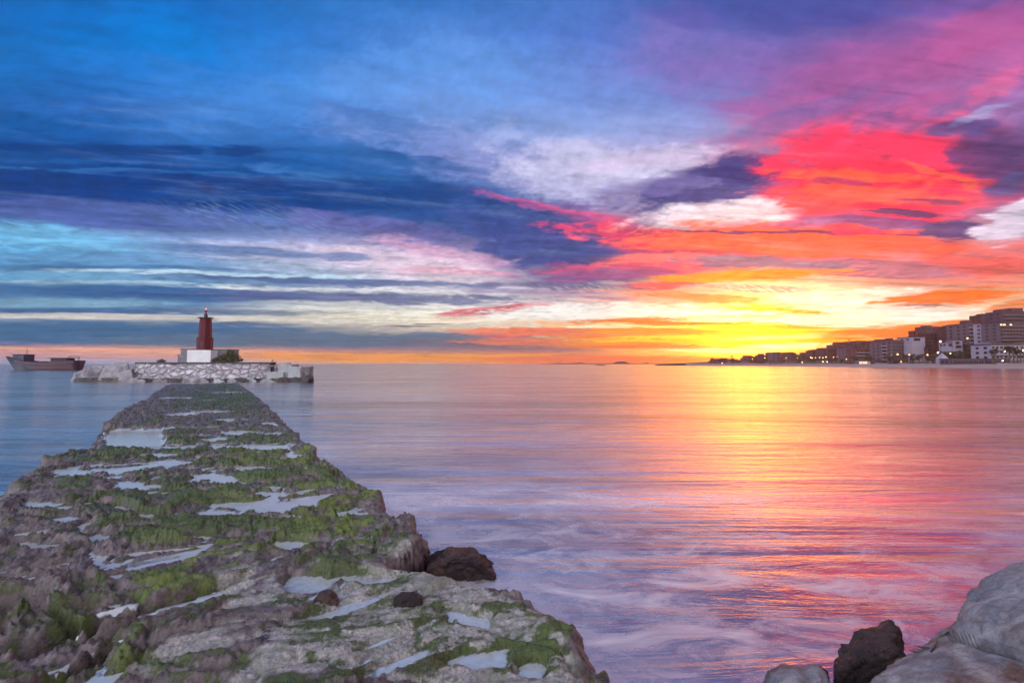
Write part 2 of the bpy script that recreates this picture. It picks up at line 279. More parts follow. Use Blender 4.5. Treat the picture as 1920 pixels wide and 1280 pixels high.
def tube(bm, pts, rads, n=6):
    prev = None
    for k, (p, r) in enumerate(zip(pts, rads)):
        p = Vector(p); q = Vector(pts[min(k+1, len(pts)-1)]) - Vector(pts[max(k-1, 0)])
        q.normalize(); a = q.orthogonal().normalized(); b = q.cross(a)
        ring = [bm.verts.new(p + r * (math.cos(2*math.pi*i/n) * a + math.sin(2*math.pi*i/n) * b)) for i in range(n)]
        if prev:
            off = min(range(n), key=lambda o: (ring[o].co - prev[0].co).length)
            ring = ring[off:] + ring[:off]
            for i in range(n): bm.faces.new((prev[i], prev[(i+1) % n], ring[(i+1) % n], ring[i]))
        else: bm.faces.new(ring[::-1])
        prev = ring
    bm.faces.new(prev)

def perm_noise(x, y, seed=0):
    """vectorised gradient noise, about -0.7..0.7"""
    def h(ix, iy):
        n = (ix.astype(np.int64) * 374761393 + iy.astype(np.int64) * 668265263 + seed * 1442695041) & 0x7fffffff
        n = ((n ^ (n >> 13)) * 1274126177) & 0x7fffffff
        a = (n ^ (n >> 16)).astype(np.float64) * (2 * np.pi / 65536.0)
        return np.cos(a), np.sin(a)
    ix, iy = np.floor(x), np.floor(y); fx, fy = x - ix, y - iy
    u, v = fx*fx*fx*(fx*(fx*6-15)+10), fy*fy*fy*(fy*(fy*6-15)+10)
    def g(ox, oy):
        a, b = h(ix + ox, iy + oy); return a * (fx - ox) + b * (fy - oy)
    return (g(0,0)*(1-u) + g(1,0)*u) * (1-v) + (g(0,1)*(1-u) + g(1,1)*u) * v
def fbm(x, y, o=5, seed=0, g=0.5):
    s, a, k = 0.0, 1.0, 1.0
    for i in range(o):
        s = s + a * perm_noise(x * k + 17.3 * i, y * k - 9.1 * i, seed + i); a *= g; k *= 2.03
    return s
def sstep(a, b, x):
    t = np.clip((x - a) / (b - a), 0, 1); return t * t * (3 - 2 * t)
def worley(x, y, seed=0):
    """nearest and second nearest jittered point, and a random number per cell"""
    ix, iy = np.floor(x).astype(np.int64), np.floor(y).astype(np.int64)
    d1 = np.full(x.shape, 9.0); d2 = d1.copy(); idv = np.zeros(x.shape)
    for ox in (-1, 0, 1):
        for oy in (-1, 0, 1):
            cx, cy = ix + ox, iy + oy
            n = (cx * 374761393 + cy * 668265263 + seed * 982451653) & 0x7fffffff; n = ((n ^ (n >> 13)) * 1274126177) & 0x7fffffff; n = n ^ (n >> 16)
            jx, jy = (n & 1023) / 1023.0, ((n >> 10) & 1023) / 1023.0; hv = ((n >> 20) & 511) / 511.0
            d = np.hypot(cx + jx - x, cy + jy - y)
            m1 = d < d1; d2 = np.where(m1, d1, np.minimum(d2, d)); idv = np.where(m1, hv, idv); d1 = np.where(m1, d, d1)
    return d1, d2, idv
def grid_mesh(name, X, Y, Z, attrs=None, smooth=True):
    n, m = X.shape
    me = bpy.data.meshes.new(name); co = np.stack([X, Y, Z], -1).reshape(-1, 3).astype(np.float32)
    me.vertices.add(n * m); me.vertices.foreach_set('co', co.ravel())
    i = np.arange((n-1) * (m-1)); r, c = i // (m-1), i % (m-1); a = r * m + c
    f = np.stack([a, a + 1, a + m + 1, a + m], -1).astype(np.int32)
    me.loops.add(f.size); me.loops.foreach_set('vertex_index', f.ravel())
    me.polygons.add(len(f)); me.polygons.foreach_set('loop_start', np.arange(0, f.size, 4, dtype=np.int32))
    me.polygons.foreach_set('loop_total', np.full(len(f), 4, dtype=np.int32))
    me.update(calc_edges=True)
    if smooth: me.polygons.foreach_set('use_smooth', np.ones(len(f), dtype=bool))
    for k, v in (attrs or {}).items():
        at_ = me.attributes.new(k, 'FLOAT', 'POINT'); at_.data.foreach_set('value', v.ravel().astype(np.float32))
    me.validate()
    return me

# ------------------------------------------------------------------ materials
class M:
    """small wrapper round a material node tree"""
    def __init__(s, name):
        s.m = bpy.data.materials.new(name); s.m.use_nodes = True; s.t = s.m.node_tree; s.t.nodes.clear()
        s.out = s.n('ShaderNodeOutputMaterial'); s.b = s.n('ShaderNodeBsdfPrincipled'); s.t.links.new(s.b.outputs[0], s.out.inputs[0])
        s.tc = s.n('ShaderNodeTexCoord')
    def n(s, t, **k):
        n = s.t.nodes.new(t)
        for a, b in k.items(): setattr(n, a, b)
        return n
    def v(s, sock, v):
        if isinstance(v, bpy.types.NodeSocket): s.t.links.new(v, sock)
        elif isinstance(v, (tuple, list)) and len(v) == 3 and sock.type == 'RGBA': sock.default_value = (*v, 1)
        else: sock.default_value = v
    def set(s, **k):
        for a, b in k.items(): s.v(s.b.inputs[a.replace('_', ' ')], b)
        return s
    def math(s, op, a, b=0.0, c=0.0, clamp=False):
        n = s.n('ShaderNodeMath', operation=op); n.use_clamp = clamp
        s.v(n.inputs[0], a); s.v(n.inputs[1], b); s.v(n.inputs[2], c); return n.outputs[0]
    def mix(s, f, a, b, mode='MIX'):
        n = s.n('ShaderNodeMix', data_type='RGBA', blend_type=mode); s.v(n.inputs[0], f); s.v(n.inputs[6], a); s.v(n.inputs[7], b); return n.outputs[2]
    def map(s, scale=(1,1,1), rot=(0,0,0), src='Object', loc=(0,0,0)):
        n = s.n('ShaderNodeMapping'); s.t.links.new(s.tc.outputs[src], n.inputs[0]); n.inputs[3].default_value = scale; n.inputs[2].default_value = rot; n.inputs[1].default_value = loc
        return n.outputs[0]
    def noise(s, vec, scale=1, detail=4, rough=0.55, dist=0.0):
        n = s.n('ShaderNodeTexNoise'); s.t.links.new(vec, n.inputs[0]); n.inputs['Scale'].default_value = scale
        n.inputs['Detail'].default_value = detail; n.inputs['Roughness'].default_value = rough; n.inputs['Distortion'].default_value = dist; return n.outputs[0]
    def rng(s, x, a, b, c=0.0, d=1.0, smooth=False):
        n = s.n('ShaderNodeMapRange'); s.v(n.inputs[0], x)
        if smooth: n.interpolation_type = 'SMOOTHSTEP'
        for i, q in enumerate((a, b, c, d)): s.v(n.inputs[i+1], q)
        return n.outputs[0]
    def bump(s, h, strength=0.5, dist=0.02, prev=None):
        n = s.n('ShaderNodeBump'); s.v(n.inputs['Height'], h); n.inputs['Strength'].default_value = strength; n.inputs['Distance'].default_value = dist
        if prev is not None: s.t.links.new(prev, n.inputs['Normal'])
        return n.outputs[0]
    def attr(s, name):
        n = s.n('ShaderNodeAttribute', attribute_name=name); return n.outputs['Fac']

def plain(name, c, rough=0.7, vary=0.25, scale=3.0, bump=0.2, c2=None, spec=0.3):
    m = M(name); v = m.map()
    n1 = m.noise(v, scale, 6, 0.65)
    c2 = c2 or tuple(x * (1 - vary) for x in c)
    m.set(Base_Color=m.mix(m.rng(n1, 0.35, 0.65), c, c2), Roughness=rough)
    m.b.inputs['Specular IOR Level'].default_value = spec
    if bump: m.set(Normal=m.bump(m.noise(v, scale * 5, 5, 0.6), bump, 0.05))
    return m.m
def glow(name, c, e):
    m = M(name); m.set(Base_Color=c, Emission_Color=c, Emission_Strength=e); return m.m

# ------------------------------------------------------------------ water
def water_mat():
    m = M('sea_water')
    v1 = m.map((0.05, 0.45, 1), (0, 0, R(-4))); v2 = m.map((0.35, 1.7, 1), (0, 0, R(-10))); v3 = m.map((0.9, 2.6, 1), (0, 0, R(-28)))
    big = m.noise(v1, 1, 4, 0.6, 0.6); mid = m.noise(v2, 1, 6, 0.65, 0.6); small = m.noise(v3, 1.3, 6, 0.7, 0.5)
    cd = m.n('ShaderNodeCameraData')
    geo = m.n('ShaderNodeNewGeometry'); sp = m.n('ShaderNodeSeparateXYZ'); m.t.links.new(geo.outputs['Position'], sp.inputs[0])
    # mist of broken foam in the shallow corner between the pier and the boulders
    vl = m.n('ShaderNodeVectorMath', operation='DISTANCE'); m.t.links.new(geo.outputs['Position'], vl.inputs[0]); vl.inputs[1].default_value = (0.9, 2.5, 0)
    near = m.rng(vl.outputs['Value'], 1.0, 11.0, 1.0, 0.0, True)
    foam = m.math('MULTIPLY', m.rng(m.noise(m.map((1.1, 2.2, 1), (0, 0, R(-35))), 0.9, 8, 0.68, 1.0), 0.40, 0.70), near)
    dn = m.n('ShaderNodeVectorMath', operation='DOT_PRODUCT'); m.t.links.new(geo.outputs['Position'], dn.inputs[0]); dn.inputs[1].default_value = (math.cos(R(34.2)), math.sin(R(34.2)), 0)
    edge_ = m.math('MULTIPLY', m.rng(m.math('ABSOLUTE', m.math('SUBTRACT', dn.outputs['Value'], 2.1)), 0.0, 1.5, 1.0, 0.0, True), m.rng(sp.outputs[1], 4.0, 26.0, 0.85, 0.0))
    foam = m.math('MAXIMUM', foam, m.math('MULTIPLY', edge_, m.rng(m.noise(m.map((1.6, 1.6, 1)), 1.0, 7, 0.65, 0.8), 0.32, 0.62)))
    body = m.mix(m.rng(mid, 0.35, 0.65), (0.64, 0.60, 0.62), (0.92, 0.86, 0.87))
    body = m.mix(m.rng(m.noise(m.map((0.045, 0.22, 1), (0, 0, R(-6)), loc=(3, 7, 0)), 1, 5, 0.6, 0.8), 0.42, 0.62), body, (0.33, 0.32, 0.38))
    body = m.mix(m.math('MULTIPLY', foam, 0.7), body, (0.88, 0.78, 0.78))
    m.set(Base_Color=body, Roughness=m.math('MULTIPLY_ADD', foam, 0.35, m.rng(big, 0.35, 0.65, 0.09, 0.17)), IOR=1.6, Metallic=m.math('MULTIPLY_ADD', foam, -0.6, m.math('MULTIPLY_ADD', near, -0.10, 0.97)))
    b = m.bump(big, 0.22, 0.7); b = m.bump(mid, 0.26, 0.14, b); b = m.bump(small, 0.22, 0.045, b)
    m.set(Normal=b)
    return m.m
xs = np.concatenate([-np.geomspace(30000, 40, 22), np.linspace(-35, 35, 15), np.geomspace(40, 30000, 22)])
ys = np.concatenate([-np.geomspace(3000, 20, 8), np.linspace(-15, 100, 30), np.geomspace(110, 40000, 26)])
XX, YY = np.meshgrid(xs, ys)
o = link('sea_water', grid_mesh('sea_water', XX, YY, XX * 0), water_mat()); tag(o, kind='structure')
xs2 = np.array([-60, 60.]); X2, Y2 = np.meshgrid(xs2 * 600, np.array([-3000, 40000.]))
o = link('seabed_ground', grid_mesh('seabed_ground', X2, Y2, X2 * 0 - 3.0), plain('seabed', (0.08, 0.08, 0.09))); tag(o, kind='structure')

# ------------------------------------------------------------------ the old pier
PT = 0.30                                    # mean top of the pier above the water
TH = R(34.2); U = np.array([-math.sin(TH), math.cos(TH)]); N_ = np.array([math.cos(TH), math.sin(TH)])
def td(px, py, z=PT):
    g = ground(px, py, z); return g.x * U[0] + g.y * U[1], g.x * N_[0] + g.y * N_[1]
right = [(1175,1300),(1150,1262),(1120,1215),(1050,1150),(990,1105),(930,1083),(880,1078),(815,1062),(748,1056),(752,1043),(798,1020),(806,996),(772,965),(728,948),(716,922),(672,905),(650,884),(600,850),(560,812),(530,786),(495,752),(468,732),(446,718),(430,712)]
left = [(-700,1500),(-300,1080),(0,935),(6,912),(52,884),(92,850),(165,836),(182,806),(196,790),(232,764),(276,748),(284,738),(312,722),(345,713)]
rt = sorted(td(*p) for p in right); lt = sorted(td(*p) for p in left)
def build_pier():
    t = np.concatenate([np.linspace(-5, 1.3, 40), 1.3 * np.exp(np.arange(0, 3.72, 0.0046))])
    d = np.concatenate([np.linspace(-4.2, -2.9, 20)[:-1], np.linspace(-2.9, 2.9, 620), np.linspace(2.9, 3.6, 12)[1:]])
    D, T = np.meshgrid(d, t)
    X = T * U[0] + D * N_[0]; Y = T * U[1] + D * N_[1]
    px, py = topix(X, Y, PT)
    rl = np.interp(T, [a for a, b in rt], [b for a, b in rt]); ll = np.interp(T, [a for a, b in lt], [b for a, b in lt])
    rl = rl + 0.07 * fbm(T * 2.2, T * 0, 4, 3) ; ll = ll + 0.10 * fbm(T * 1.6, T * 0 + 9, 4, 5)
    ins = np.minimum(rl - D, (D - ll))                      # metres inside the edge
    ins = ins + 0.05 * fbm(X * 3, Y * 3, 3, 8)
    qx, qy = X * math.cos(R(18)) + Y * math.sin(R(18)), -X * math.sin(R(18)) + Y * math.cos(R(18))
    wx, wy = fbm(X * 0.7, Y * 0.7, 3, 21) * 0.9, fbm(X * 0.7, Y * 0.7, 3, 31) * 0.6
    def terr(f, st, sh=0.25):
        k = f / st; fl = np.floor(k); return (fl + sstep(0.5 - sh, 0.5 + sh, k - fl)) * st
    a = fbm(qx * 0.55 + wx, qy * 1.35 + wy, 5, 41, 0.52)
    b = fbm(qx * 1.5 + wx * 2, qy * 3.4 + wy * 2, 4, 51, 0.5)
    c3 = fbm(qx * 3.6 + wx * 3, qy * 7.5 + wy * 3, 4, 55, 0.55)
    mound = 0.11 * terr(a, 0.22, 0.07) + 0.10 * terr(b, 0.2, 0.10) + 0.05 * terr(c3, 0.2, 0.12)
    e1, e2, ev = worley(qx * 0.75 + wx * 0.55, qy * 1.5 + wy * 0.55, 5)
    g1, g2, gv = worley(qx * 2.3 + wx * 1.3, qy * 4.3 + wy * 1.3, 6)
    mound = mound + 0.07 * (ev - 0.5) - 0.075 * np.exp(-((e2 - e1) / 0.055) ** 2) + 0.028 * (gv - 0.5) - 0.028 * np.exp(-((g2 - g1) / 0.10) ** 2)
    mound = mound + 0.022 * (0.25 - np.abs(fbm(X * 4, Y * 5.5, 4, 61, 0.55))) + (0.018 * fbm(X * 13, Y * 16, 3, 71) + 0.009 * fbm(X * 36, Y * 40, 2, 81)) * (1 - 0.75 * sstep(4.5, 9, T))
    # smooth pale slab in the near right, low mounds elsewhere
    w = fbm(X * 1.1, Y * 1.1, 4, 91)
    def blob(cx, cy, rx, ry, rot=0.0):
        c, s = math.cos(R(rot)), math.sin(R(rot)); ux, uy = (px - cx), -(py - cy)
        return np.exp(-(((ux * c + uy * s) / rx) ** 2 + ((-ux * s + uy * c) / ry) ** 2))
    slab = np.clip(blob(930, 1230, 260, 120, -25) + blob(620, 1180, 180, 40, 35) + blob(480, 1100, 70, 60) + blob(850, 1120, 130, 35, -20) + blob(560, 1230, 120, 60, 30) + blob(350, 1215, 110, 40, 20), 0, 1)
    slab = np.clip(1.25 * slab + 0.4 * (w - 0.05), 0, 1)
    h = mound * (1 - 0.72 * slab)
    pud = np.zeros_like(X)
    for p in [(240,902,38,9),(285,922,30,7),(415,893,36,8),(330,865,40,6),(470,875,30,6),(490,835,50,5),(560,855,30,5),(400,822,35,4),(185,1002,38,9),(60,1015,55,9),(125,968,28,7),(490,943,70,9),(410,955,40,7),(555,965,30,6),(655,957,22,7,30),
              (650,1130,110,12,18),(880,1150,55,18,-10),(900,1225,70,26),(545,1012,45,9),(580,1085,55,22),(150,1157,45,9,20),(350,1000,50,6),(300,1040,60,7,10),(420,900,60,5),(300,850,50,4),(350,800,60,3),(400,770,50,3),(330,745,40,2),(430,735,40,2),(1000,1240,40,18),(450,808,40,4),(520,792,40,4),(340,775,40,3),(430,785,40,3),(640,890,22,5),(600,875,26,5),(270,960,30,6),(80,940,40,6),(700,1075,60,9),(500,920,40,6),(760,1230,80,14,25)]:
        pud = np.maximum(pud, blob(*p))
    pud = sstep(0.28, 0.62, 1.1 * pud + 0.5 * b + 0.25 * w + 0.4 * c3)
    h = h * (1 - pud) - 0.065 * pud
    # gentle large steps between the old blocks
        # cracks and joints
    ck = np.zeros_like(X)
    for line, wd, dp in [([(60,1290),(190,1215),(215,1200)], .05, .4), ([(-60,1150),(60,1140),(180,1170)], .03, .15), ([(-80,1205),(60,1200),(190,1150),(300,1118),(380,1095),(450,1078)], .06, .34),
                         ([(60,1212),(110,1196),(200,1180),(290,1150)], .05, .3), ([(-100,1120),(60,1130),(150,1110),(260,1112)], .03, .12), ([(700,1040),(706,1008),(760,990),(800,985)], .02, .10), ([(575,960),(690,900),(760,905)], .02, .06), ([(240,1010),(300,990),(440,965)], .025, .1)]:
        g = [ground(x_, y_, PT) for x_, y_ in line]
        for p0, p1 in zip(g, g[1:]):
            vx, vy = p1.x - p0.x, p1.y - p0.y; l2 = vx*vx + vy*vy
            k = np.clip(((X - p0.x) * vx + (Y - p0.y) * vy) / l2, 0, 1)
            dist = np.hypot(X - p0.x - k * vx, Y - p0.y - k * vy) + 0.035 * fbm(X * 4, Y * 4, 3, 111)
            ck = np.maximum(ck, dp * (1 - sstep(wd * 0.5, wd * 1.9, dist)))
    # the open pool in the near left corner
    gp = ground(8, 1180, 0.12); pool = 1 - sstep(0.24, 0.42, np.hypot((X - gp.x) * 0.8, (Y - gp.y) * 1.5) + 0.15 * b)
    h = h - ck - 0.3 * pool
    # block lip on the right and rough knuckles along both edges
    # the low corner on the left that the sea washes over
    nd_ = np.maximum(np.maximum(np.maximum((px - 306) * 0.013, (py - 834) * 0.08), (796 - py) * 0.08), (150 - px) * 0.02) + 0.22 * fbm(X * 1.3, Y * 1.3, 3, 9)
    wash = sstep(0.12, -0.12, nd_)
    h = h * (1 - 0.85 * wash) - 0.19 * wash
    h = h + 0.05 * blob(150, 1150, 260, 80)
    lip = blob(745, 1010, 60, 30) * 0.06
    knob = np.exp(-((ins - 0.16) / 0.16) ** 2) * (0.01 + 0.10 * np.clip(fbm(X * 2.6, Y * 2.6, 4, 121), -0.1, 1))
    far = sstep(9, 16, T)
    h = h + lip + knob
    round_ = 0.10 * np.clip(1 - ins / 0.22, 0, 1) ** 2
    side = sstep(0.06, -0.10, ins)
    Z = PT + h - round_
    Z = Z * (1 - side) + (-0.9 + 0.15 * fbm(X * 2, Y * 2, 3, 141)) * side
    # push the faces in and out so they are not a straight cut
    ed = np.exp(-(ins / 0.15) ** 2); jx = fbm(X * 3 + Z * 4, Y * 3 - Z * 3, 3, 151) * 0.12 * ed
    X = X + jx * N_[0]; Y = Y + jx * N_[1]
    grn = np.clip(blob(470, 850, 330, 30) + blob(560, 900, 200, 50) + blob(420, 740, 60, 25) + blob(480, 960, 330, 60) + 1.1 * blob(250, 1130, 230, 60, 20) + 1.2 * blob(120, 1240, 180, 60) + 0.8 * blob(400, 750, 90, 22) + 0.55 * blob(380, 830, 260, 50) + 0.5 * blob(300, 960, 320, 90) + 0.75 * blob(680, 1200, 300, 90) + 0.6 * blob(900, 1190, 200, 80, -20) + 0.18 * sstep(7, 12, T) + blob(640, 1000, 130, 50) + 0.8 * blob(760, 1120, 150, 40) + 0.9 * blob(1010, 1180, 110, 60, -30) + .9 * blob(1090, 1255, 60, 40) + 0.45 * blob(700, 1210, 220, 70, 20) + .6 * blob(400, 1270, 120, 30), 0, 1.2)
    high = sstep(-0.03, 0.06, mound)
    moss = np.clip(grn * (0.30 + 0.85 * high) + 0.95 * (fbm(qx * 1.7, qy * 3.5, 5, 161, 0.65)) - 0.02, 0, 1) * (1 - sstep(0.1, 0.5, pool))
    moss *= sstep(0.02, 0.25, ins + 0.12 * b)
    pale = np.clip(slab * (1.15 - 0.9 * high) + 0.25 * pud + 0.35 * w, 0, 1) * sstep(-0.02, 0.1, ins)
    lime = np.clip(blob(300, 1110, 120, 30, 20) + blob(100, 1235, 150, 30) + blob(380, 1040, 150, 25) + blob(640, 990, 80, 25) + blob(600, 930, 150, 25) + blob(560, 850, 120, 20) + 0.3 * blob(1020, 1180, 60, 40), 0, 1)
    global PUDZ
    sel = (ins > 0.4) & (T < 22) & (T > 2); PUDZ = float(np.quantile(Z[sel], 0.31)); print('PUDDLE', PUDZ, Z[sel].mean(), Z[sel].std())
    return X, Y, Z, ins, np.maximum(ck, 0), wash, dict(moss=moss, pale=pale, lime=lime, pud=pud)

def pier_mat():
    m = M('pier_rock'); v = m.map(); vs = m.map((1, 1.0, 1), (0, 0, R(30)))
    f1 = m.noise(v, 9, 8, 0.7); f2 = m.noise(v, 45, 6, 0.7, 0.4); f3 = m.noise(m.map((60, 14, 30), (0, 0, R(-25))), 1, 5, 0.7, 1.5); f4 = m.noise(v, 2.2, 6, 0.6)
    alg = m.mix(m.rng(f1, 0.35, 0.62), (0.025, 0.021, 0.025), (0.18, 0.145, 0.155))
    alg = m.mix(m.rng(f4, 0.45, 0.7), alg, (0.09, 0.07, 0.065))
    alg = m.mix(m.rng(f2, 0.55, 0.75, 0, 0.6), alg, (0.28, 0.22, 0.22))
    stone = m.mix(m.rng(f1, 0.3, 0.7), (0.46, 0.40, 0.41), (0.22, 0.23, 0.23))
    stone = m.mix(m.rng(f2, 0.45, 0.62, 0, 0.8), stone, (0.09, 0.11, 0.07))
    stone = m.mix(m.rng(m.noise(v, 3.5, 7, 0.7), 0.48, 0.62, 0, 0.7), stone, (0.12, 0.13, 0.09))
    green = m.mix(m.rng(f3, 0.35, 0.65), (0.018, 0.03, 0.012), (0.095, 0.125, 0.035))
    green = m.mix(m.math('MULTIPLY', m.attr('lime'), m.rng(f1, 0.35, 0.6)), green, (0.15, 0.195, 0.035))
    green = m.mix(m.rng(f2, 0.55, 0.8, 0, 0.5), green, (0.02, 0.035, 0.015))
    ps = m.math('ADD', m.attr('pale'), m.math('MULTIPLY', m.math('SUBTRACT', f1, 0.5), 0.9))
    c = m.mix(m.rng(ps, 0.35, 0.62, smooth=True), alg, stone)
    ms = m.math('ADD', m.attr('moss'), m.math('MULTIPLY', m.math('SUBTRACT', m.noise(v, 11, 9, 0.78), 0.5), 3.4))
    mm = m.rng(ms, 0.32, 0.80, smooth=True)
    c = m.mix(mm, c, green)
    gz_ = m.n('ShaderNodeSeparateXYZ'); m.t.links.new(m.tc.outputs['Object'], gz_.inputs[0])
    wl_ = m.rng(m.math('MULTIPLY_ADD', f1, 0.12, gz_.outputs[2]), 0.10, 0.26, 1.0, 0.0)      # wet weed below the splash line
    c = m.mix(wl_, c, (0.035, 0.015, 0.017))
    b = m.bump(m.noise(v, 16, 8, 0.7), 0.7, 0.03); b = m.bump(m.math('MULTIPLY', f3, mm), 0.5, 0.02, b); b = m.bump(f2, 0.6, 0.012, b)
    m.set(Base_Color=c, Roughness=m.rng(f1, 0.38, 0.6, 0.16, 0.6), Normal=b); m.b.inputs['Specular IOR Level'].default_value = 0.4
    return m.m
X, Y, Z, INS, CK, WASH, at_ = build_pier()
pier = link('old_pier', grid_mesh('old_pier', X, Y, Z, at_), pier_mat())
tag(pier, 'long low pier of worn rock with green moss and puddles running out to the lighthouse', 'pier')
# film of sea water lying in the hollows of the pier top
def puddle_mat():
    m = M('puddle'); d = m.math('MULTIPLY_ADD', m.math('SUBTRACT', m.noise(m.map(), 22, 5, 0.7), 0.5), 0.02, m.attr('depth'))
    m.set(Base_Color=m.mix(m.noise(m.map(), 3, 4), (0.32, 0.36, 0.38), (0.46, 0.48, 0.50)), Roughness=0.07, IOR=2.4, Alpha=m.rng(d, 0.0, 0.016, 0.15, 0.96, True))
    m.set(Normal=m.bump(m.noise(m.map((5, 11, 1)), 1, 4), 0.18, 0.02)); return m.m
PX, PY, PZ, PI_ = X[::2, 15:-10:2], Y[::2, 15:-10:2], Z[::2, 15:-10:2], INS[::2, 15:-10:2]
W2 = PUDZ + 0.012 * sstep(6, 12, PX * U[0] + PY * U[1]) - 0.5 * sstep(0.26, 0.12, PI_)
gp = ground(8, 1180, 0.12)
W2 = W2 - 0.4 * sstep(0.02, 0.06, CK[::2, 15:-10:2]) * (INS[::2, 15:-10:2] < 9) - 0.12 * WASH[::2, 15:-10:2]
W2 = np.where((WASH[::2, 15:-10:2] > 0.5) & (PI_ > 0.12), np.maximum(W2, PUDZ - 0.13), W2)
W2 -= 0.16 * (1 - sstep(0.4, 0.6, np.hypot((PX - gp.x) * 0.8, (PY - gp.y) * 1.5)))
o = link('puddle_water', grid_mesh('puddle_water', PX, PY, W2, dict(depth=W2 - PZ)), puddle_mat()); tag(o, kind='structure')

# ------------------------------------------------------------------ rocks
def rock_mesh(name, pts, cuts=5, amp=0.05, freq=2.0, seed=0, smooth_it=2, sm=True, ridge=0.0, direction=None, facet=0.0):
    bm = bmesh.new(); vs = [bm.verts.new(p) for p in pts]
    r = bmesh.ops.convex_hull(bm, input=vs)
    bmesh.ops.delete(bm, geom=[e for e in r['geom_interior'] if isinstance(e, bmesh.types.BMVert)], context='VERTS')
    bmesh.ops.triangulate(bm, faces=bm.faces[:])
    for i in range(cuts):
        es = bm.edges[:]; ln = sum(e.calc_length() for e in es) / len(es)
        bmesh.ops.subdivide_edges(bm, edges=[e for e in es if e.calc_length() > ln * 0.8], cuts=1, use_grid_fill=False)
        bmesh.ops.triangulate(bm, faces=[f for f in bm.faces if len(f.verts) > 3])
        if i in (1, 2) and smooth_it:
            for _ in range(smooth_it): bmesh.ops.smooth_vert(bm, verts=bm.verts[:], factor=0.4, use_axis_x=True, use_axis_y=True, use_axis_z=True)
    bm.normal_update(); off = Vector((seed * 7.1, seed * 3.3, -seed * 1.7))
    D = {}
    for v in bm.verts:
        p = v.co * freq + off
        h = mnoise.fractal(p, 0.9, 2.1, 5) * amp
        if ridge:
            q = v.co.copy()
            if direction: q = Vector((q.dot(direction[0]) * 0.35, q.dot(direction[1]) * 1.6, q.z * 1.6))
            h += ridge * (0.5 - abs(mnoise.fractal(q * freq * 0.8 + off, 0.8, 2.0, 4)))
            h -= ridge * 0.8 * max(0, 0.12 - abs(mnoise.noise(q * freq * 0.6 - off))) / 0.12
        if facet:
            q = v.co * facet + off * 0.3 + mnoise.noise_vector(v.co * facet * 0.8) * 0.25
            dd, pp_ = mnoise.voronoi(q)
            h += 0.05 / facet * (mnoise.cell(pp_[0] * 7.3) - 0.5) - 0.05 / facet * math.exp(-((dd[1] - dd[0]) / 0.05) ** 2)
        D[v] = v.normal * h
    for v, h in D.items(): v.co += h
    me = bpy.data.meshes.new(name); bm.to_mesh(me); bm.free()
    if sm: me.polygons.foreach_set('use_smooth', [True] * len(me.polygons))
    return me
def rock_mat(name, c1, c2, c3, scale=3.0, rough=0.7, b=0.6, vein=False):
    m = M(name); v = m.map(); n1 = m.noise(v, scale, 9, 0.72, 0.2); n2 = m.noise(v, scale * 7, 6, 0.7); n3 = m.noise(v, scale * 0.5, 5, 0.6, 1.0)
    c = m.mix(m.rng(n1, 0.35, 0.62), c1, c2); c = m.mix(m.rng(n3, 0.5, 0.62), c, c3); c = m.mix(m.rng(n2, 0.55, 0.75, 0, 0.5), c, tuple(x * 0.4 for x in c3))
    if vein:
        vn = m.n('ShaderNodeTexVoronoi', feature='DISTANCE_TO_EDGE'); mp = m.map((0.8, 3.6, 3.0), (0, R(20), R(-35))); m.t.links.new(m.mix(0.25, mp, m.n('ShaderNodeTexNoise').outputs['Color'], 'ADD'), vn.inputs[0]); vn.inputs['Scale'].default_value = 1.1
        e = m.rng(vn.outputs[0], 0.0, 0.05, 1, 0)
        c = m.mix(m.math('MULTIPLY', e, 0.55), c, (0.50, 0.45, 0.48))
    bb = m.bump(n1, b, 0.06); bb = m.bump(n2, b, 0.015, bb)
    if vein: bb = m.bump(m.noise(m.map((7, 16, 16), (0, R(15), R(-38))), 1, 9, 0.75, 0.2), 0.8, 0.03, bb)
    m.set(Base_Color=c, Roughness=rough, Normal=bb); m.b.inputs['Specular IOR Level'].default_value = 0.2; return m.m
M_lime = rock_mat('pale_limestone', (0.40, 0.38, 0.42), (0.19, 0.19, 0.24), (0.17, 0.10, 0.09), 3.5, 0.5, 1.2, True)
M_dark = rock_mat('dark_wet_rock', (0.05, 0.035, 0.035), (0.02, 0.014, 0.016), (0.09, 0.055, 0.05), 5, 0.45, 1.0)
M_grey = rock_mat('breakwater_rock', (0.34, 0.34, 0.37), (0.22, 0.21, 0.24), (0.13, 0.12, 0.14), 0.8, 0.85, 0.6)
M_blk = rock_mat('breakwater_concrete', (0.42, 0.44, 0.47), (0.30, 0.32, 0.36), (0.18, 0.18, 0.2), 0.7, 0.85, 0.5)
M_wet = rock_mat('wet_rock', (0.06, 0.05, 0.05), (0.035, 0.03, 0.035), (0.08, 0.06, 0.05), 1.0, 0.5, 0.6)

# big pale boulder the photographer stands beside, lower right
sil = [at(1562, 1296, 1.95), at(1602, 1268, 2.05), at(1660, 1230, 2.2), at(1736, 1186, 2.35), at(1832, 1126, 2.5), at(1930, 1060, 2.65), at(2100, 950, 2.8)]
top = [Vector((1.05, 1.25, 0.75)), Vector((1.6, 1.1, 1.05)), Vector((2.6, 1.3, 1.45)), Vector((3.4, 1.9, 1.75)), Vector((3.6, 2.5, 1.7))]
low = [Vector((p.x + 0.1, p.y + 0.15, -0.7)) for p in sil] + [Vector((0.9, 1.0, -0.7)), Vector((3.8, 1.0, -0.7)), Vector((3.9, 2.6, -0.7))]
dirs = (Vector((0.75, 0.55, 0.37)).normalized(), Vector((-0.5, 0.8, 0)).normalized())
o = link('boulder', rock_mesh('boulder', sil + top + low, 8, 0.022, 7.0, 3, 0, False, 0.008, None, 1.1), M_lime)
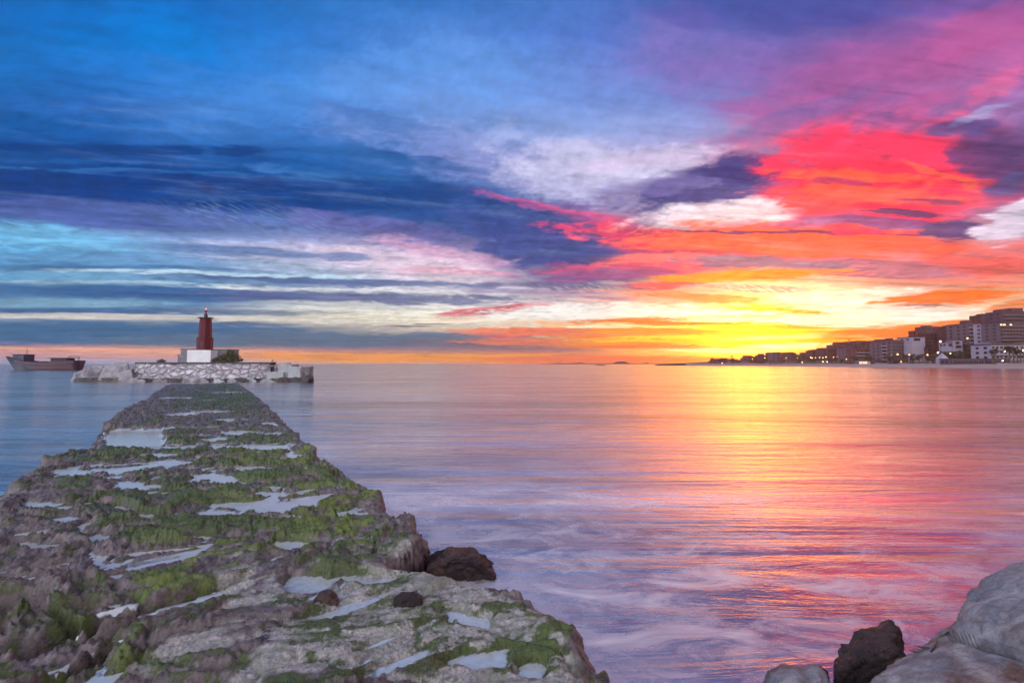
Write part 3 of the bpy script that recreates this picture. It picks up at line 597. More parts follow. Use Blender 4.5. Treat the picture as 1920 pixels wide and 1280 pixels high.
tag(o, 'large pale limestone boulder with veins and ridges filling the lower right corner', 'boulder')
def rock_px(name, pxs, Y, depth, zb, mat, label, seed, cuts=5, amp=0.04, freq=3.0, ridge=0.03, cat='rock', group=None, smooth_it=1, facet=0.0):
    pts = [at(x, y, Y) for x, y in pxs]
    pts2 = [p + Vector((p.x / Y * depth, depth, -0.12 * depth)) for p in pts]
    base = [Vector((p.x, p.y - 0.15 * depth, zb)) for p in pts] + [Vector((p.x, p.y, zb)) for p in pts2]
    o = link(name, rock_mesh(name, pts + pts2 + base, cuts, amp, freq, seed, smooth_it, True, ridge, None, facet), mat)
    return tag(o, label, cat, group)
rock_px('boulder', [(1560,1280),(1578,1252),(1608,1224),(1644,1212),(1672,1209),(1690,1214),(1696,1246),(1640,1280),(1580,1284)], 2.75, 0.4, -0.5, M_dark, 'dark wet rock wedged behind the pale boulder at the water edge', 11, 6, 0.03, 7.5, 0.02, 'boulder', facet=4.5)
rock_px('boulder', [(1430,1296),(1455,1280),(1500,1272),(1540,1278),(1560,1296)], 2.35, 0.3, -0.5, M_lime, 'low rounded pale boulder just showing at the bottom edge left of the big one', 13, 5, 0.03, 3, 0.02, 'boulder')
rock_px('rock', [(1515,1262),(1530,1252),(1548,1262),(1552,1272),(1512,1274)], 2.7, 0.2, -0.5, M_dark, 'small dark rock poking out between the low rounded boulder and the dark wet rock', 14, 5, 0.04, 5, 0.02)
rock_px('rock', [(800,1070),(822,1056),(852,1048),(880,1050),(905,1064),(928,1080),(870,1086)], 4.75, 0.5, -0.5, M_dark, 'dark purple rock standing in the water against the right side of the pier', 15, 6, 0.035, 6.5, 0.02, smooth_it=0, facet=3.5)
rock_px('rock', [(590,1125),(605,1112),(625,1115),(635,1128),(610,1135)], 3.75, 0.12, 0.1, M_dark, 'small dark stone lying on the pier beside a pool, left of the pair', 16, 4, 0.02, 8, 0.01)
rock_px('rock', [(738,1128),(750,1118),(775,1114),(792,1122),(790,1134),(745,1136)], 3.7, 0.12, 0.1, M_dark, 'small dark mossy stone lying on the pier near its middle right pool', 17, 4, 0.02, 8, 0.01)

# ------------------------------------------------------------------ lighthouse breakwater
D0 = 57.0
def masonry_mat():
    m = M('rubble_masonry'); v = m.map((0.95, 0.95, 1.7)); nz = m.n('ShaderNodeTexNoise'); m.t.links.new(v, nz.inputs[0]); nz.inputs['Scale'].default_value = 1.5
    w = m.mix(0.8, v, nz.outputs['Color'], 'ADD')
    e = m.n('ShaderNodeTexVoronoi', feature='DISTANCE_TO_EDGE'); m.t.links.new(w, e.inputs[0]); e.inputs['Scale'].default_value = 1.0
    cc = m.n('ShaderNodeTexVoronoi', feature='F1'); m.t.links.new(w, cc.inputs[0]); cc.inputs['Scale'].default_value = 1.0
    cs = m.n('ShaderNodeSeparateColor'); m.t.links.new(cc.outputs['Color'], cs.inputs[0])
    st = m.mix(cs.outputs[0], (0.62, 0.60, 0.66), (0.33, 0.31, 0.36)); st = m.mix(m.rng(m.noise(m.map(), 2.5, 5), 0.4, 0.7), st, (0.33, 0.28, 0.31))
    j = m.rng(e.outputs[0], 0.0, 0.07); c = m.mix(j, m.mix(m.rng(m.noise(m.map(), 1.3, 3), 0.4, 0.6), (0.10, 0.10, 0.13), (0.26, 0.25, 0.29)), st)
    m.set(Base_Color=c, Roughness=0.85, Normal=m.bump(m.rng(e.outputs[0], 0.0, 0.22), 1.0, 0.25)); return m.m
wl, wr = at(238, 700, D0).x, at(517, 700, D0).x
cxm, rxm = (wl + wr) / 2, (wr - wl) / 2
ztop = at(380, 681, D0 + 1).z
def wall_ring(n, z, s):
    """plan of the masonry platform: a rounded slab lying along the pier's own direction"""
    out = []
    for i in range(n + 1):
        a = math.pi * i / n
        cx = abs(math.cos(a)) ** 0.6 * math.copysign(1, math.cos(a)); sy = abs(math.sin(a)) ** 0.55
        y = D0 + 4.5 - (4.0 + s) * sy
        out.append((cxm - (rxm + s) * cx - 0.62 * (y - D0 - 0.5), y, z))
    for x, y in ((wr - 1.5 + s, D0 + 11), (wl + 1.5 - s, D0 + 11)): out.append((x - 0.62 * (y - D0 - 0.5), y, z))
    return out
rings = []
nseg, nz_ = 120, 14
for k in range(nz_ + 1):
    f = k / nz_; rings.append(wall_ring(nseg, 0.35 + (ztop - 0.35) * f, 0.9 * (1 - f)))
bm = bmesh.new(); V = [[bm.verts.new(p) for p in r] for r in rings]
for a, b in zip(V, V[1:]):
    for i in range(len(a)): bm.faces.new((a[i], a[(i+1) % len(a)], b[(i+1) % len(a)], b[i]))
bm.normal_update()
for r in V[1:-1]:
    for v in r[:nseg]:
        cell = mnoise.cell(Vector((v.co.x * 0.8, v.co.y * 0.8, v.co.z * 1.3)))
        v.co.y -= 0.12 * mnoise.noise(v.co * 1.3) + 0.05 * cell
isl = empty('stone_breakwater', (0,0,0), 0, 'round breakwater head faced with pale irregular stones under the lighthouse', 'breakwater')
from_bm('masonry_wall', bm, masonry_mat(), isl)
bm = bmesh.new(); r = wall_ring(40, ztop + 0.12, 0.12); r0 = wall_ring(40, ztop - 0.05, 0.12)
prism(bm, [(p[0], p[1]) for p in r0][::-1], ztop + 0.002, [(p[0], p[1]) for p in r][::-1], ztop + 0.14)
bmesh.ops.recalc_face_normals(bm, faces=bm.faces[:])
from_bm('coping', bm, plain('coping_concrete', (0.10, 0.10, 0.13), 0.9, 0.4, 0.8), isl)
# wet footing ledge
bm = bmesh.new(); ra = wall_ring(90, -1.0, 1.7); rb = wall_ring(90, 0.36, 1.35)
A = [bm.verts.new(p) for p in ra]; B = [bm.verts.new((p[0] + 0.25 * mnoise.noise(Vector(p) * 0.8), p[1] + 0.3 * mnoise.noise(Vector(p) * 0.9 + Vector((5,5,5))), 0.36 + 0.18 * mnoise.noise(Vector(p) * 1.1))) for p in rb]; Cc = [bm.verts.new(p) for p in wall_ring(90, 0.5, 0.2)]
for a, b in ((A, B), (B, Cc)):
    for i in range(len(a)): bm.faces.new((a[i], a[(i+1) % len(a)], b[(i+1) % len(a)], b[i]))
from_bm('footing', bm, M_wet, isl)
G_B = 'rocks and blocks at the ends of the breakwater'
def brock(pxs, Y, depth, lab, seed, mat=M_grey, cuts=4, amp=0.10, freq=1.1, ridge=0.10):
    return rock_px('breakwater_rock', pxs, Y, depth, -0.6, mat, lab, seed, cuts, amp, freq, ridge, 'rock', G_B, 0, 0.7)
brock([(139,700),(160,691),(176,688),(192,702),(190,714),(140,714)], 60, 4, 'low dark sloping rock at the far left tip of the breakwater', 21)
brock([(162,700),(170,685),(182,684),(200,690),(205,714),(160,714)], 59, 4, 'grey pointed rock second from the left tip of the breakwater', 22)
brock([(190,700),(196,684),(215,680),(240,679),(243,690),(236,714),(192,714)], 58, 5, 'big squarish pale grey boulder against the left end of the stone wall', 23, cuts=5)
brock([(225,705),(235,695),(248,690),(252,714),(222,714)], 57, 3, 'small pale rock at the foot of the left end of the stone wall', 24)
brock([(140,714),(141,708),(240,708),(300,712),(300,715),(141,716)], 57.5, 3, 'long dark wet ledge of rock at the waterline on the left of the breakwater', 25, M_wet, 5)
rnd = random.Random(12)
for k in range(13):
    x0 = 244 + k * 20 + rnd.uniform(-6, 6); w = rnd.uniform(16, 34); h_ = rnd.uniform(3.5, 8)
    brock([(x0, 714), (x0 + w * .1, 716 - h_), (x0 + w * .55, 714 - h_), (x0 + w, 717 - h_ * .7), (x0 + w * 1.05, 715)], 55.4 + rnd.uniform(-.3, .4), 1.6, ('grey', 'dark wet', 'pale')[k % 3] + ' low rock in the row along the foot of the stone wall', 50 + k, (M_grey, M_wet, M_blk)[k % 3], 4, 0.16)
# concrete blocks on the right
def block(px0, px1, py0, py1, Y, dep, lab, rz=0.0, mat=M_blk, tilt=0.0, z0=None):
    a, b = at(px0, py0, Y), at(px1, py1, Y); bm = bmesh.new()
    w, h = b.x - a.x, a.z - b.z
    box(bm, -w/2, w/2, 0, dep, 0, h, 0.08)
    bmesh.ops.subdivide_edges(bm, edges=bm.edges[:], cuts=3, use_grid_fill=True)
    for v in bm.verts: v.co += 0.06 * mnoise.noise_vector(v.co * 0.9 + Vector((px0, 0, 0)))
    o = from_bm('concrete_block', bm, mat); o.location = ((a.x + b.x) / 2, Y, b.z); o.rotation_euler = (0, tilt, rz)
    return tag(o, lab, 'block', G_B)
block(500, 530, 697, 714, 56.0, 4, 'low wide concrete block that the standing person rises behind')
block(523, 545, 683, 711, 56.6, 3, 'tall pale concrete block with a raised corner, second block from the wall', R(8))
block(540, 564, 687, 711, 56.2, 3, 'pale square concrete block at the outer right of the breakwater', R(-6))
block(532, 543, 681, 690, 57.6, 1.5, 'small dark slab tipped on top of the tall concrete block', R(20), M_grey, R(-12))
brock([(560,700),(566,696),(574,696),(580,703),(580,711),(560,711)], 56.5, 2, 'small dark rock right of the concrete blocks', 31)
brock([(570,706),(580,702),(587,705),(587,711),(568,712)], 56, 2, 'low dark rock at the far right tip of the breakwater', 32, M_wet)
brock([(498,714),(500,709),(560,707),(580,710),(575,714)], 55.6, 2, 'dark wet rock shelf under the concrete blocks', 33, M_wet, 5)

# lighthouse
M_white = plain('white_plaster', (0.78, 0.80, 0.84), 0.8, 0.12, 1.2, 0.15)
M_red = plain('red_paint', (0.11, 0.008, 0.018), 0.5, 0.25, 1.5, 0.1)
M_steel = plain('dark_steel', (0.06, 0.05, 0.06), 0.45, 0.3, 4, 0.0)
LY = D0 + 4.5; s = LY / F; lc = at(383, 681, LY); zt = ztop + 0.14
lh = empty('lighthouse', (at(383, 681, LY + 1.5).x, LY + 1.5, zt), R(9), 'small red lighthouse tower on a white plinth at the end of the pier', 'lighthouse')
bm = bmesh.new(); pw = 20.3 * s; box(bm, -pw, pw, -1.5, 1.5, 0, 23 * s, 0.03); from_bm('plinth', bm, M_white, lh)
zb = 23 * s
oct_ = lambda r: ngon(8, r / math.cos(math.pi / 8), math.pi / 8)
bm = bmesh.new(); prism(bm, oct_(12.5 * s), zb, oct_(12.5 * s), zb + 24 * s); from_bm('tower_base', bm, M_red, lh)
bm = bmesh.new(); prism(bm, oct_(10.4 * s), zb + 24 * s, oct_(8.9 * s), zb + 61.5 * s); prism(bm, oct_(12.9 * s), zb + 23.4 * s, oct_(12.9 * s), zb + 24.6 * s); tw_ = from_bm('tower', bm, M_red, lh)
bm = bmesh.new(); box(bm, -0.16, 0.16, -12.6 * s, -12.45 * s, zb + 4 * s, zb + 17 * s); from_bm('door', bm, M_steel, lh)
bm = bmesh.new(); prism(bm, oct_(12.2 * s), zb + 61.5 * s, oct_(12.2 * s), zb + 63.2 * s); gal = from_bm('gallery', bm, M_steel, lh)
bm = bmesh.new()
for i in range(8):
    a = math.pi / 8 + i * math.pi / 4; x, y = 11.9 * s * math.cos(a) / math.cos(math.pi/8), 11.9 * s * math.sin(a) / math.cos(math.pi/8)
    a2 = a + math.pi / 4; x2, y2 = 11.9 * s * math.cos(a2) / math.cos(math.pi/8), 11.9 * s * math.sin(a2) / math.cos(math.pi/8)
    tube(bm, [(x, y, zb + 63.2 * s), (x, y, zb + 63.2 * s + 0.12), (x2, y2, zb + 63.2 * s + 0.12)], [0.015, 0.015, 0.015], 5)
bmesh.ops.remove_doubles(bm, verts=bm.verts[:], dist=0.03)
o = from_bm('railing', bm, M_steel, gal)
bm = bmesh.new(); prism(bm, ngon(12, 3.2 * s), zb + 63.2 * s, ngon(12, 3.0 * s), zb + 69.5 * s); prism(bm, ngon(12, 3.6 * s), zb + 69.5 * s, ngon(12, 1.6 * s), zb + 71 * s); from_bm('lantern_base', bm, M_steel, lh)
bm = bmesh.new(); prism(bm, ngon(10, 1.3 * s), zb + 71 * s, ngon(10, 1.3 * s), zb + 75 * s); prism(bm, ngon(10, 2.2 * s), zb + 75 * s, ngon(10, 2.0 * s), zb + 78 * s); from_bm('lantern', bm, M_steel, lh)
bm = bmesh.new(); bmesh.ops.create_uvsphere(bm, u_segments=12, v_segments=8, radius=1.3 * s, matrix=Matrix.Translation((0, 0, zb + 79.5 * s))); from_bm('beacon_lamp', bm, glow('beacon_red', (1, 0.12, 0.12), 4), lh)

def brick_mat():
    m = M('grey_blockwork'); br = m.n('ShaderNodeTexBrick'); m.t.links.new(m.map((1, 1, 1), (R(90), 0, 0)), br.inputs[0])
    br.inputs['Scale'].default_value = 1.0; br.inputs['Brick Width'].default_value = 0.8; br.inputs['Row Height'].default_value = 0.35; br.inputs['Mortar Size'].default_value = 0.03
    br.inputs['Color1'].default_value = (0.30, 0.29, 0.34, 1); br.inputs['Color2'].default_value = (0.20, 0.19, 0.24, 1); br.inputs['Mortar'].default_value = (0.12, 0.12, 0.15, 1)
    m.set(Base_Color=m.mix(m.rng(m.noise(m.map(), 2, 5), 0.4, 0.7), br.outputs[0], (0.13, 0.13, 0.16)), Roughness=0.9, Normal=m.bump(br.outputs['Fac'], 0.4, -0.05)); return m.m
M_blockw = brick_mat()
def low_wall(px0, px1, ptop, Y, th, lab, step=None):
    a, b = at(px0, ptop, Y), at(px1, 681, Y); e = empty('low_wall', ((a.x + b.x) / 2, Y, zt), 0, lab, 'wall')
    w = (b.x - a.x) / 2; h = a.z - zt
    bm = bmesh.new(); box(bm, -w, w, 0, th, 0, h, 0.03)
    if step: box(bm, -w - 0.45, -w - 0.003, 0.05, th - 0.1, 0, h * 0.6, 0.02)
    from_bm('wall', bm, M_blockw, e)
    bm = bmesh.new(); box(bm, -w - 0.05, w + 0.05, -0.05, th + 0.05, h + 0.003, h + 0.12, 0.02); from_bm('coping', bm, plain('wall_coping', (0.16, 0.16, 0.2), 0.9), e)
low_wall(339, 372, 655, LY + 2.2, 2.5, 'grey blockwork wall left of the white plinth, with a low step at its end', True)
low_wall(397, 427, 656, LY + 2.2, 2.5, 'grey blockwork wall right of the white plinth, half behind the bush')

# foliage --------------------------------------------------------------
def leaf_mat(name, c1, c2):
    m = M(name); n = m.noise(m.map(), 1.2, 3); m.set(Base_Color=m.mix(m.rng(n, 0.4, 0.6), c1, c2), Roughness=0.7); return m.m
M_leaf = leaf_mat('olive_leaves', (0.07, 0.08, 0.035), (0.12, 0.09, 0.04))
M_leafd = leaf_mat('dark_leaves', (0.035, 0.045, 0.025), (0.06, 0.055, 0.03))
M_bark = plain('bark', (0.12, 0.08, 0.06), 0.9, 0.4, 6)
def leaves(bm, c, rad, n, size, rnd):
    for _ in range(n):
        d = Vector((rnd.gauss(0, 1), rnd.gauss(0, 1), rnd.gauss(0, 1))).normalized() * (rnd.random() ** 0.45)
        p = Vector(c) + Vector((d.x * rad[0], d.y * rad[1], d.z * rad[2]))
        a = Vector((rnd.uniform(-1, 1), rnd.uniform(-1, 1), rnd.uniform(-1, 1))).normalized(); b = a.orthogonal().normalized()
        sz = size * rnd.uniform(0.6, 1.3)
        bm.faces.new([bm.verts.new(p + q) for q in (-a * sz, b * sz * 0.45, a * sz, -b * sz * 0.45)])
def bush(loc, clumps, lab, size, nleaf, seed, group=None, name='bush'):
    rnd = random.Random(seed); e = empty(name, loc, 0, lab, 'bush', group)
    bm = bmesh.new(); bs = bmesh.new()
    for (x, y, z, r) in clumps:
        leaves(bm, (x, y, z), (r, r, r * 0.85), int(nleaf * r * r), size, rnd)
        tube(bs, [(x * 0.3, y * 0.3, 0), (x * 0.7, y * 0.7, z * 0.6), (x, y, z)], [0.05, 0.035, 0.015], 5)
    from_bm('foliage', bm, M_leaf, e); from_bm('branches', bs, M_bark, e); return e
bp = at(424, 681, LY - 0.6)
bush((bp.x, LY - 0.6, zt), [(-1.75,0,0.2,0.32),(-1.35,0,0.35,0.38),(-0.9,0,0.5,0.42),(-0.4,0.1,0.65,0.5),(0.1,0,0.85,0.55),(0.2,0,1.45,0.26),(0.5,0.1,0.95,0.6),(0.75,0,1.35,0.32),(1.0,0.1,0.65,0.5),(1.4,0,0.8,0.4),(1.65,0,0.4,0.42),(2.0,0,0.3,0.3),(-0.3,0,0.3,0.6),(0.6,0,0.3,0.6),(1.1,-.1,1.1,.25)], 'olive brown bush with loose twigs growing right of the lighthouse plinth', 0.09, 1100, 5)
bp = at(302, 681, LY)
bush((bp.x, LY, zt), [(-0.35,0,0.15,0.25),(0,0,0.25,0.32),(0.35,0,0.15,0.26)], 'tiny dark bush alone on the stone platform left of the lighthouse', 0.07, 1500, 6)

# ------------------------------------------------------------------ person on the breakwater
def skin_obj(name, joints, edges, mat, parent, root=0, sub=2):
    me = bpy.data.meshes.new(name); me.from_pydata([j[:3] for j in joints], edges, []); me.update()
    o = link(name, me, mat, parent)
    md = o.modifiers.new('skin', 'SKIN'); md.use_smooth_shade = True
    for i, j in enumerate(joints):
        r = j[3] if isinstance(j[3], (tuple, list)) else (j[3], j[3])
        me.skin_vertices[0].data[i].radius = r
    me.skin_vertices[0].data[root].use_root = True
    sd_ = o.modifiers.new('subd', 'SUBSURF'); sd_.levels = sub; sd_.render_levels = sub
    return o
pp = at(508, 697, 57.3)
per = empty('person', (pp.x, 57.6, pp.z - 0.25), R(160), 'person in dark jacket and trousers standing at the right end of the stone wall', 'person'); per.scale = (1.25, 1.25, 1.04)
J = [(0,0,.92,(.13,.10)),(0,0,1.1,(.12,.09)),(0,-.01,1.3,(.16,.10)),(0,0,1.46,(.06,.06)),(0,.0,1.54,(.055,.055)),(0,.02,1.62,(.085,.095)),(0,.01,1.70,(.07,.08))]
E = [(0,1),(1,2),(2,3),(3,4),(4,5),(5,6)]
def add(j, frm): J.append(j); E.append((frm, len(J)-1)); return len(J)-1
for sgn in (-1, 1):
    a = add((sgn*.10,0,.85,.085), 0); a = add((sgn*.11,.02,.48,.058), a); a = add((sgn*.12,0,.09,.042), a); a = add((sgn*.13,.10,.04,(.04,.03)), a); add((sgn*.13,.17,.03,(.035,.022)), a)
    a = add((sgn*.19,0,1.38,.055), 2); a = add((sgn*.25,.02,1.12,.042), a); w_ = add((sgn*.20,.18,.98,.03), a); pl = add((sgn*.18,.26,.97,(.035,.018)), w_)
    for k, (fx, ln) in enumerate(((-.03,.065),(-.01,.08),(.01,.078),(.03,.06))):
        m1 = add((sgn*.18+fx,.26+ln*.6,.965,.009), pl); add((sgn*.18+fx,.26+ln,.94,.008), m1)
    t1 = add((sgn*.18-sgn*.045,.25,.975,.010), pl); add((sgn*.18-sgn*.055,.285,.965,.008), t1)
M_skin = plain('skin', (0.45, 0.28, 0.2), 0.6, 0.1, 5, 0); M_jack = plain('dark_jacket', (0.03, 0.03, 0.045), 0.9, 0.3, 8); M_trs = plain('dark_trousers', (0.045, 0.03, 0.035), 0.9, 0.3, 8); M_hair = plain('dark_hair', (0.03, 0.02, 0.015), 0.8, 0.2, 20)
skin_obj('body', J, E, M_skin, per)
jk = [(0,0,.95,(.155,.12)),(0,0,1.12,(.15,.115)),(0,-.01,1.3,(.19,.125)),(0,0,1.44,(.085,.08))]; je = [(0,1),(1,2),(2,3)]
for sgn in (-1, 1):
    n0 = len(jk); jk += [(sgn*.2,0,1.38,.072),(sgn*.25,.02,1.12,.058),(sgn*.205,.16,.99,.045)]; je += [(2,n0),(n0,n0+1),(n0+1,n0+2)]
skin_obj('jacket', jk, je, M_jack, per)
tk = [(0,0,.93,(.145,.115))]; te = []
for sgn in (-1, 1):
    n0 = len(tk); tk += [(sgn*.10,0,.84,.10),(sgn*.11,.02,.48,.075),(sgn*.12,0,.12,.06)]; te += [(0,n0),(n0,n0+1),(n0+1,n0+2)]
skin_obj('trousers', tk, te, M_trs, per)
skin_obj('hair', [(0,-.015,1.64,(.09,.095)),(0,-.01,1.71,(.08,.09))], [(0,1)], M_hair, per)
bm = bmesh.new(); box(bm, -0.8, 0.9, -0.6, 0.9, -1.5, 0, 0.08)
for v in bm.verts: v.co += 0.05 * mnoise.noise_vector(v.co)
o = from_bm('concrete_block', bm, M_grey); o.location = (pp.x, 57.6, pp.z - 0.25); tag(o, 'grey block at the end of the stone wall carrying the standing person', 'block', G_B)

# ------------------------------------------------------------------ fishing boat
def make_boat():
    Y = 170.0; k = Y / F
    zl = at(90, 693, Y).z
    e = empty('fishing_boat', (at(79, 693, Y).x, Y, 0), 0, 'dark blue and red fishing boat passing left of the breakwater', 'boat')
    Lh = 13.8
    st = np.linspace(0, 1, 25); secs = []
    for f in st:                                     # bow at the left (-x)
        x = -Lh + 2 * Lh * f
        sheer = 4.6 - 3.9 * math.sin(min(f * 1.15, 1) * math.pi / 2) ** 0.9 + 1.6 * max(0, f - .45) ** 1.1 * 2.2
        sheer = max(2.7, 5.1 - 7.5 * f + 6.0 * f * f) if f < .7 else 2.79 + (f - .7) * 2.4
        bw = 3.1 * min(1, (f / .32)) ** 0.55 if f < .32 else 3.1 - 0.7 * max(0, (f - .6) / .4) ** 2
        rake = 4.6 * (1 - f) ** 3                    # stem rakes forward at deck level
        secs.append((x, sheer, max(bw, 0.05), rake, f))
    hull = bmesh.new(); V = []
    for x, sh, bw, rk, f in secs:
        row = []
        for sgn in (-1, 1):
            for j in range(9):
                g = j / 8; z = -0.8 + (sh + 0.8) * g
                wy = bw * (0.25 + 0.75 * g ** 0.5) * (0.55 + 0.45 * g if f < .3 else 1)
                row.append((x + (4.6 * (1 - f) ** 2.2) * (1 - g) ** 1.2 * 0.95, sgn * wy, z))
        V.append([hull.verts.new(p) for p in row])
    for a, b in zip(V, V[1:]):
        for o_ in (0, 9):
            for j in range(8): hull.faces.new((a[o_+j], b[o_+j], b[o_+j+1], a[o_+j+1]))
    for r in (V[0], V[-1]):
        for j in range(8): hull.faces.new((r[j], r[j+1], r[9+j+1], r[9+j]))
    bmesh.ops.recalc_face_normals(hull, faces=hull.faces[:])
    m = M('boat_hull'); sp = m.n('ShaderNodeSeparateXYZ'); m.t.links.new(m.tc.outputs['Object'], sp.inputs[0])
    fx = m.rng(sp.outputs[0], -3.5, 1.0); low = m.mix(fx, (0.004, 0.006, 0.025), (0.06, 0.003, 0.012))
    c = m.mix(m.rng(m.math('ADD', sp.outputs[2], 0.0), 1.75, 1.85), low, (0.018, 0.02, 0.05))
    c = m.mix(m.rng(m.noise(m.map(), 1.2, 5), 0.55, 0.75, 0, 0.4), c, (0.10, 0.05, 0.05))
    m.set(Base_Color=c, Roughness=0.4)
    from_bm('hull', hull, m.m, e, True)
    M_bul = plain('boat_bulwark', (0.11, 0.06, 0.09), 0.6, 0.2, 0.8, 0)
    bul = bmesh.new()
    for sgn in (-1, 1):
        P0 = []
        for x, sh, bw, rk, f in secs[5:]:
            P0.append([bul.verts.new((x, sgn * bw * q, sh + dz)) for q, dz in ((1.012, -0.95), (1.015, 0.0), (0.97, 0.02), (0.97, -0.9))])
        for a, b in zip(P0, P0[1:]):
            for j in range(3): bul.faces.new((a[j], b[j], b[j+1], a[j+1]))
    from_bm('bulwark', bul, M_bul, e)
    dk = bmesh.new(); A = [dk.verts.new((x, -bw * .96, sh - .8)) for x, sh, bw, rk, f in secs[2:]]; B = [dk.verts.new((x, bw * .96, sh - .8)) for x, sh, bw, rk, f in secs[2:]]
    for i in range(len(A) - 1): dk.faces.new((A[i], A[i+1], B[i+1], B[i]))
    from_bm('deck', dk, plain('boat_deck', (0.18, 0.12, 0.1)), e)
    M_dk = plain('boat_house', (0.035, 0.04, 0.10), 0.5, 0.3, 1.0, 0)
    b = bmesh.new(); box(b, -9.2, -5.0, -1.9, 1.9, 2.4, 5.6, 0.12); box(b, -9.6, -4.6, -2.1, 2.1, 5.603, 5.75, 0.04); wh = from_bm('wheelhouse', b, M_dk, e)
    for x0 in (-8.8, -7.5, -6.2):
        b = bmesh.new(); box(b, x0, x0 + .9, -1.93, -1.905, 4.5, 5.2); from_bm('window', b, plain('boat_glass', (0.05, 0.06, 0.08), 0.1, 0.1), wh)
    b = bmesh.new(); tube(b, [(-6, 0, 5.7), (-6, 0, 8.2)], [.09, .05]); tube(b, [(-6, -.9, 7.2), (-6, .9, 7.2)], [.04, .04]); from_bm('mast', b, M_steel, e)
    b = bmesh.new(); box(b, 4.5, 10.5, -1.7, 1.7, 1.8, 4.3, 0.25); box(b, 3.8, 11.6, -2.0, 2.0, 4.303, 4.45, 0.05); from_bm('shelter_deck', b, plain('shelter', (0.06, 0.04, 0.045)), e)
    b = bmesh.new()
    for sy in (-2, 2): tube(b, [(11.4, sy, 2.2), (11.8, sy, 5.0)], [.12, .1])
    tube(b, [(11.8, -2, 5.0), (11.8, 2, 5.0)], [.1, .1]); from_bm('stern_gantry', b, M_steel, e)
    b = bmesh.new(); tube(b, [(1.0, -1.2, 2.5), (1.0, 1.2, 2.5)], [.7, .7], 14); from_bm('net_drum', b, plain('net', (0.10, 0.05, 0.05), 0.9, 0.5, 6, .6), e)
make_boat()

# ------------------------------------------------------------------ far shore: beach, terrain, town
SH = [(1285, 470), (1340, 455), (1440, 400), (1620, 290), (1740, 240), (1830, 215), (1920, 200), (2100, 175), (2400, 150)]
PR = [(1285, 560), (1340, 640), (1440, 680), (1530, 600), (1620, 480), (1740, 385), (1830, 330), (1920, 290), (2100, 245), (2400, 210)]
def itp(t, x): return float(np.interp(x, [a for a, b in t], [b for a, b in t]))
RIDGE = [(1285, 682), (1310, 679), (1380, 675), (1440, 668), (1480, 663), (1500, 664), (1540, 656), (1575, 648), (1640, 646), (1700, 642), (1740, 636), (1790, 628), (1850, 610), (1920, 596), (2100, 570), (2400, 560)]
pxs = np.linspace(1285, 2400, 180); n = 60
X = np.zeros((len(pxs), n)); Y = X.copy(); Z = X.copy()
for i, p in enumerate(pxs):
    ds, dp = itp(SH, p), itp(PR, p); db = dp + 260
    for j in range(n):
        if j == 0: D, z = ds - 14, -1.2
        elif j <= 12: f = j / 12; D = ds + (dp - ds) * f; z = -0.02 + 2.35 * f ** 0.8
        elif j <= 16: D = dp + (j - 12) * 6; z = 2.75
        else:
            f = (j - 16) / (n - 17); D = dp + 24 + (db - dp - 24) * f
            zr = max(2.75, CAMH + (682 - itp(RIDGE, p)) / F * db); z = 2.75 + (zr - 2.75) * f ** 0.9 + 1.2 * mnoise.noise(Vector((p * .05, f * 9, 0))) * min(1, f * 4)
        d = ray(p, 660); k = D / d[1]
        X[i, j], Y[i, j], Z[i, j] = d[0] * k, D, z
def terr_mat():
    m = M('hill_terrain'); v = m.map(); n1 = m.noise(v, 0.06, 6, 0.65); c = m.mix(m.rng(n1, 0.4, 0.6), (0.05, 0.045, 0.03), (0.14, 0.09, 0.06))
    m.set(Base_Color=c, Roughness=0.95); return m.m
def sand_mat():
    m = M('beach_sand'); n1 = m.noise(m.map((1, 1, 1)), 0.15, 6, 0.7); m.set(Base_Color=m.mix(m.rng(n1, 0.4, 0.6), (0.30, 0.23, 0.22), (0.22, 0.16, 0.16)), Roughness=0.9); return m.m
o = link('beach_ground', grid_mesh('beach_ground', X[:, :14], Y[:, :14], Z[:, :14]), sand_mat()); tag(o, kind='structure')
o = link('hill_terrain', grid_mesh('hill_terrain', X[:, 13:], Y[:, 13:], Z[:, 13:]), terr_mat()); tag(o, kind='structure')
# distant coast on the horizon
def coast(name, prof, Y, dep, mat):
    bm = bmesh.new(); rows = []
    for (x, y) in prof:
        p = at(x, y, Y); rows.append((bm.verts.new((p.x, Y, -2)), bm.verts.new((p.x, Y + dep * .3, p.z)), bm.verts.new((p.x * 1.03, Y + dep, max(p.z * .8, 0.5))), bm.verts.new((p.x * 1.03, Y + dep * 1.1, -2))))
    for a, b in zip(rows, rows[1:]):
        for j in range(3): bm.faces.new((a[j], b[j], b[j+1], a[j+1]))
    o = from_bm(name, bm, mat); return tag(o, kind='structure')
M_coast = plain('far_coast', (0.10, 0.05, 0.05), 0.9, 0.3, 0.01, 0)
coast('headland_terrain', [(1010,682.0),(1040,681.2),(1052,680.0),(1062,681),(1080,680.4),(1090,679.4),(1105,681),(1140,680.6),(1158,680.8),(1163,677.8),(1170,677.0),(1178,677.4),(1184,680.2),(1205,681),(1218,679.6),(1226,680.6),(1260,681),(1320,679)], 6000, 500, M_coast)

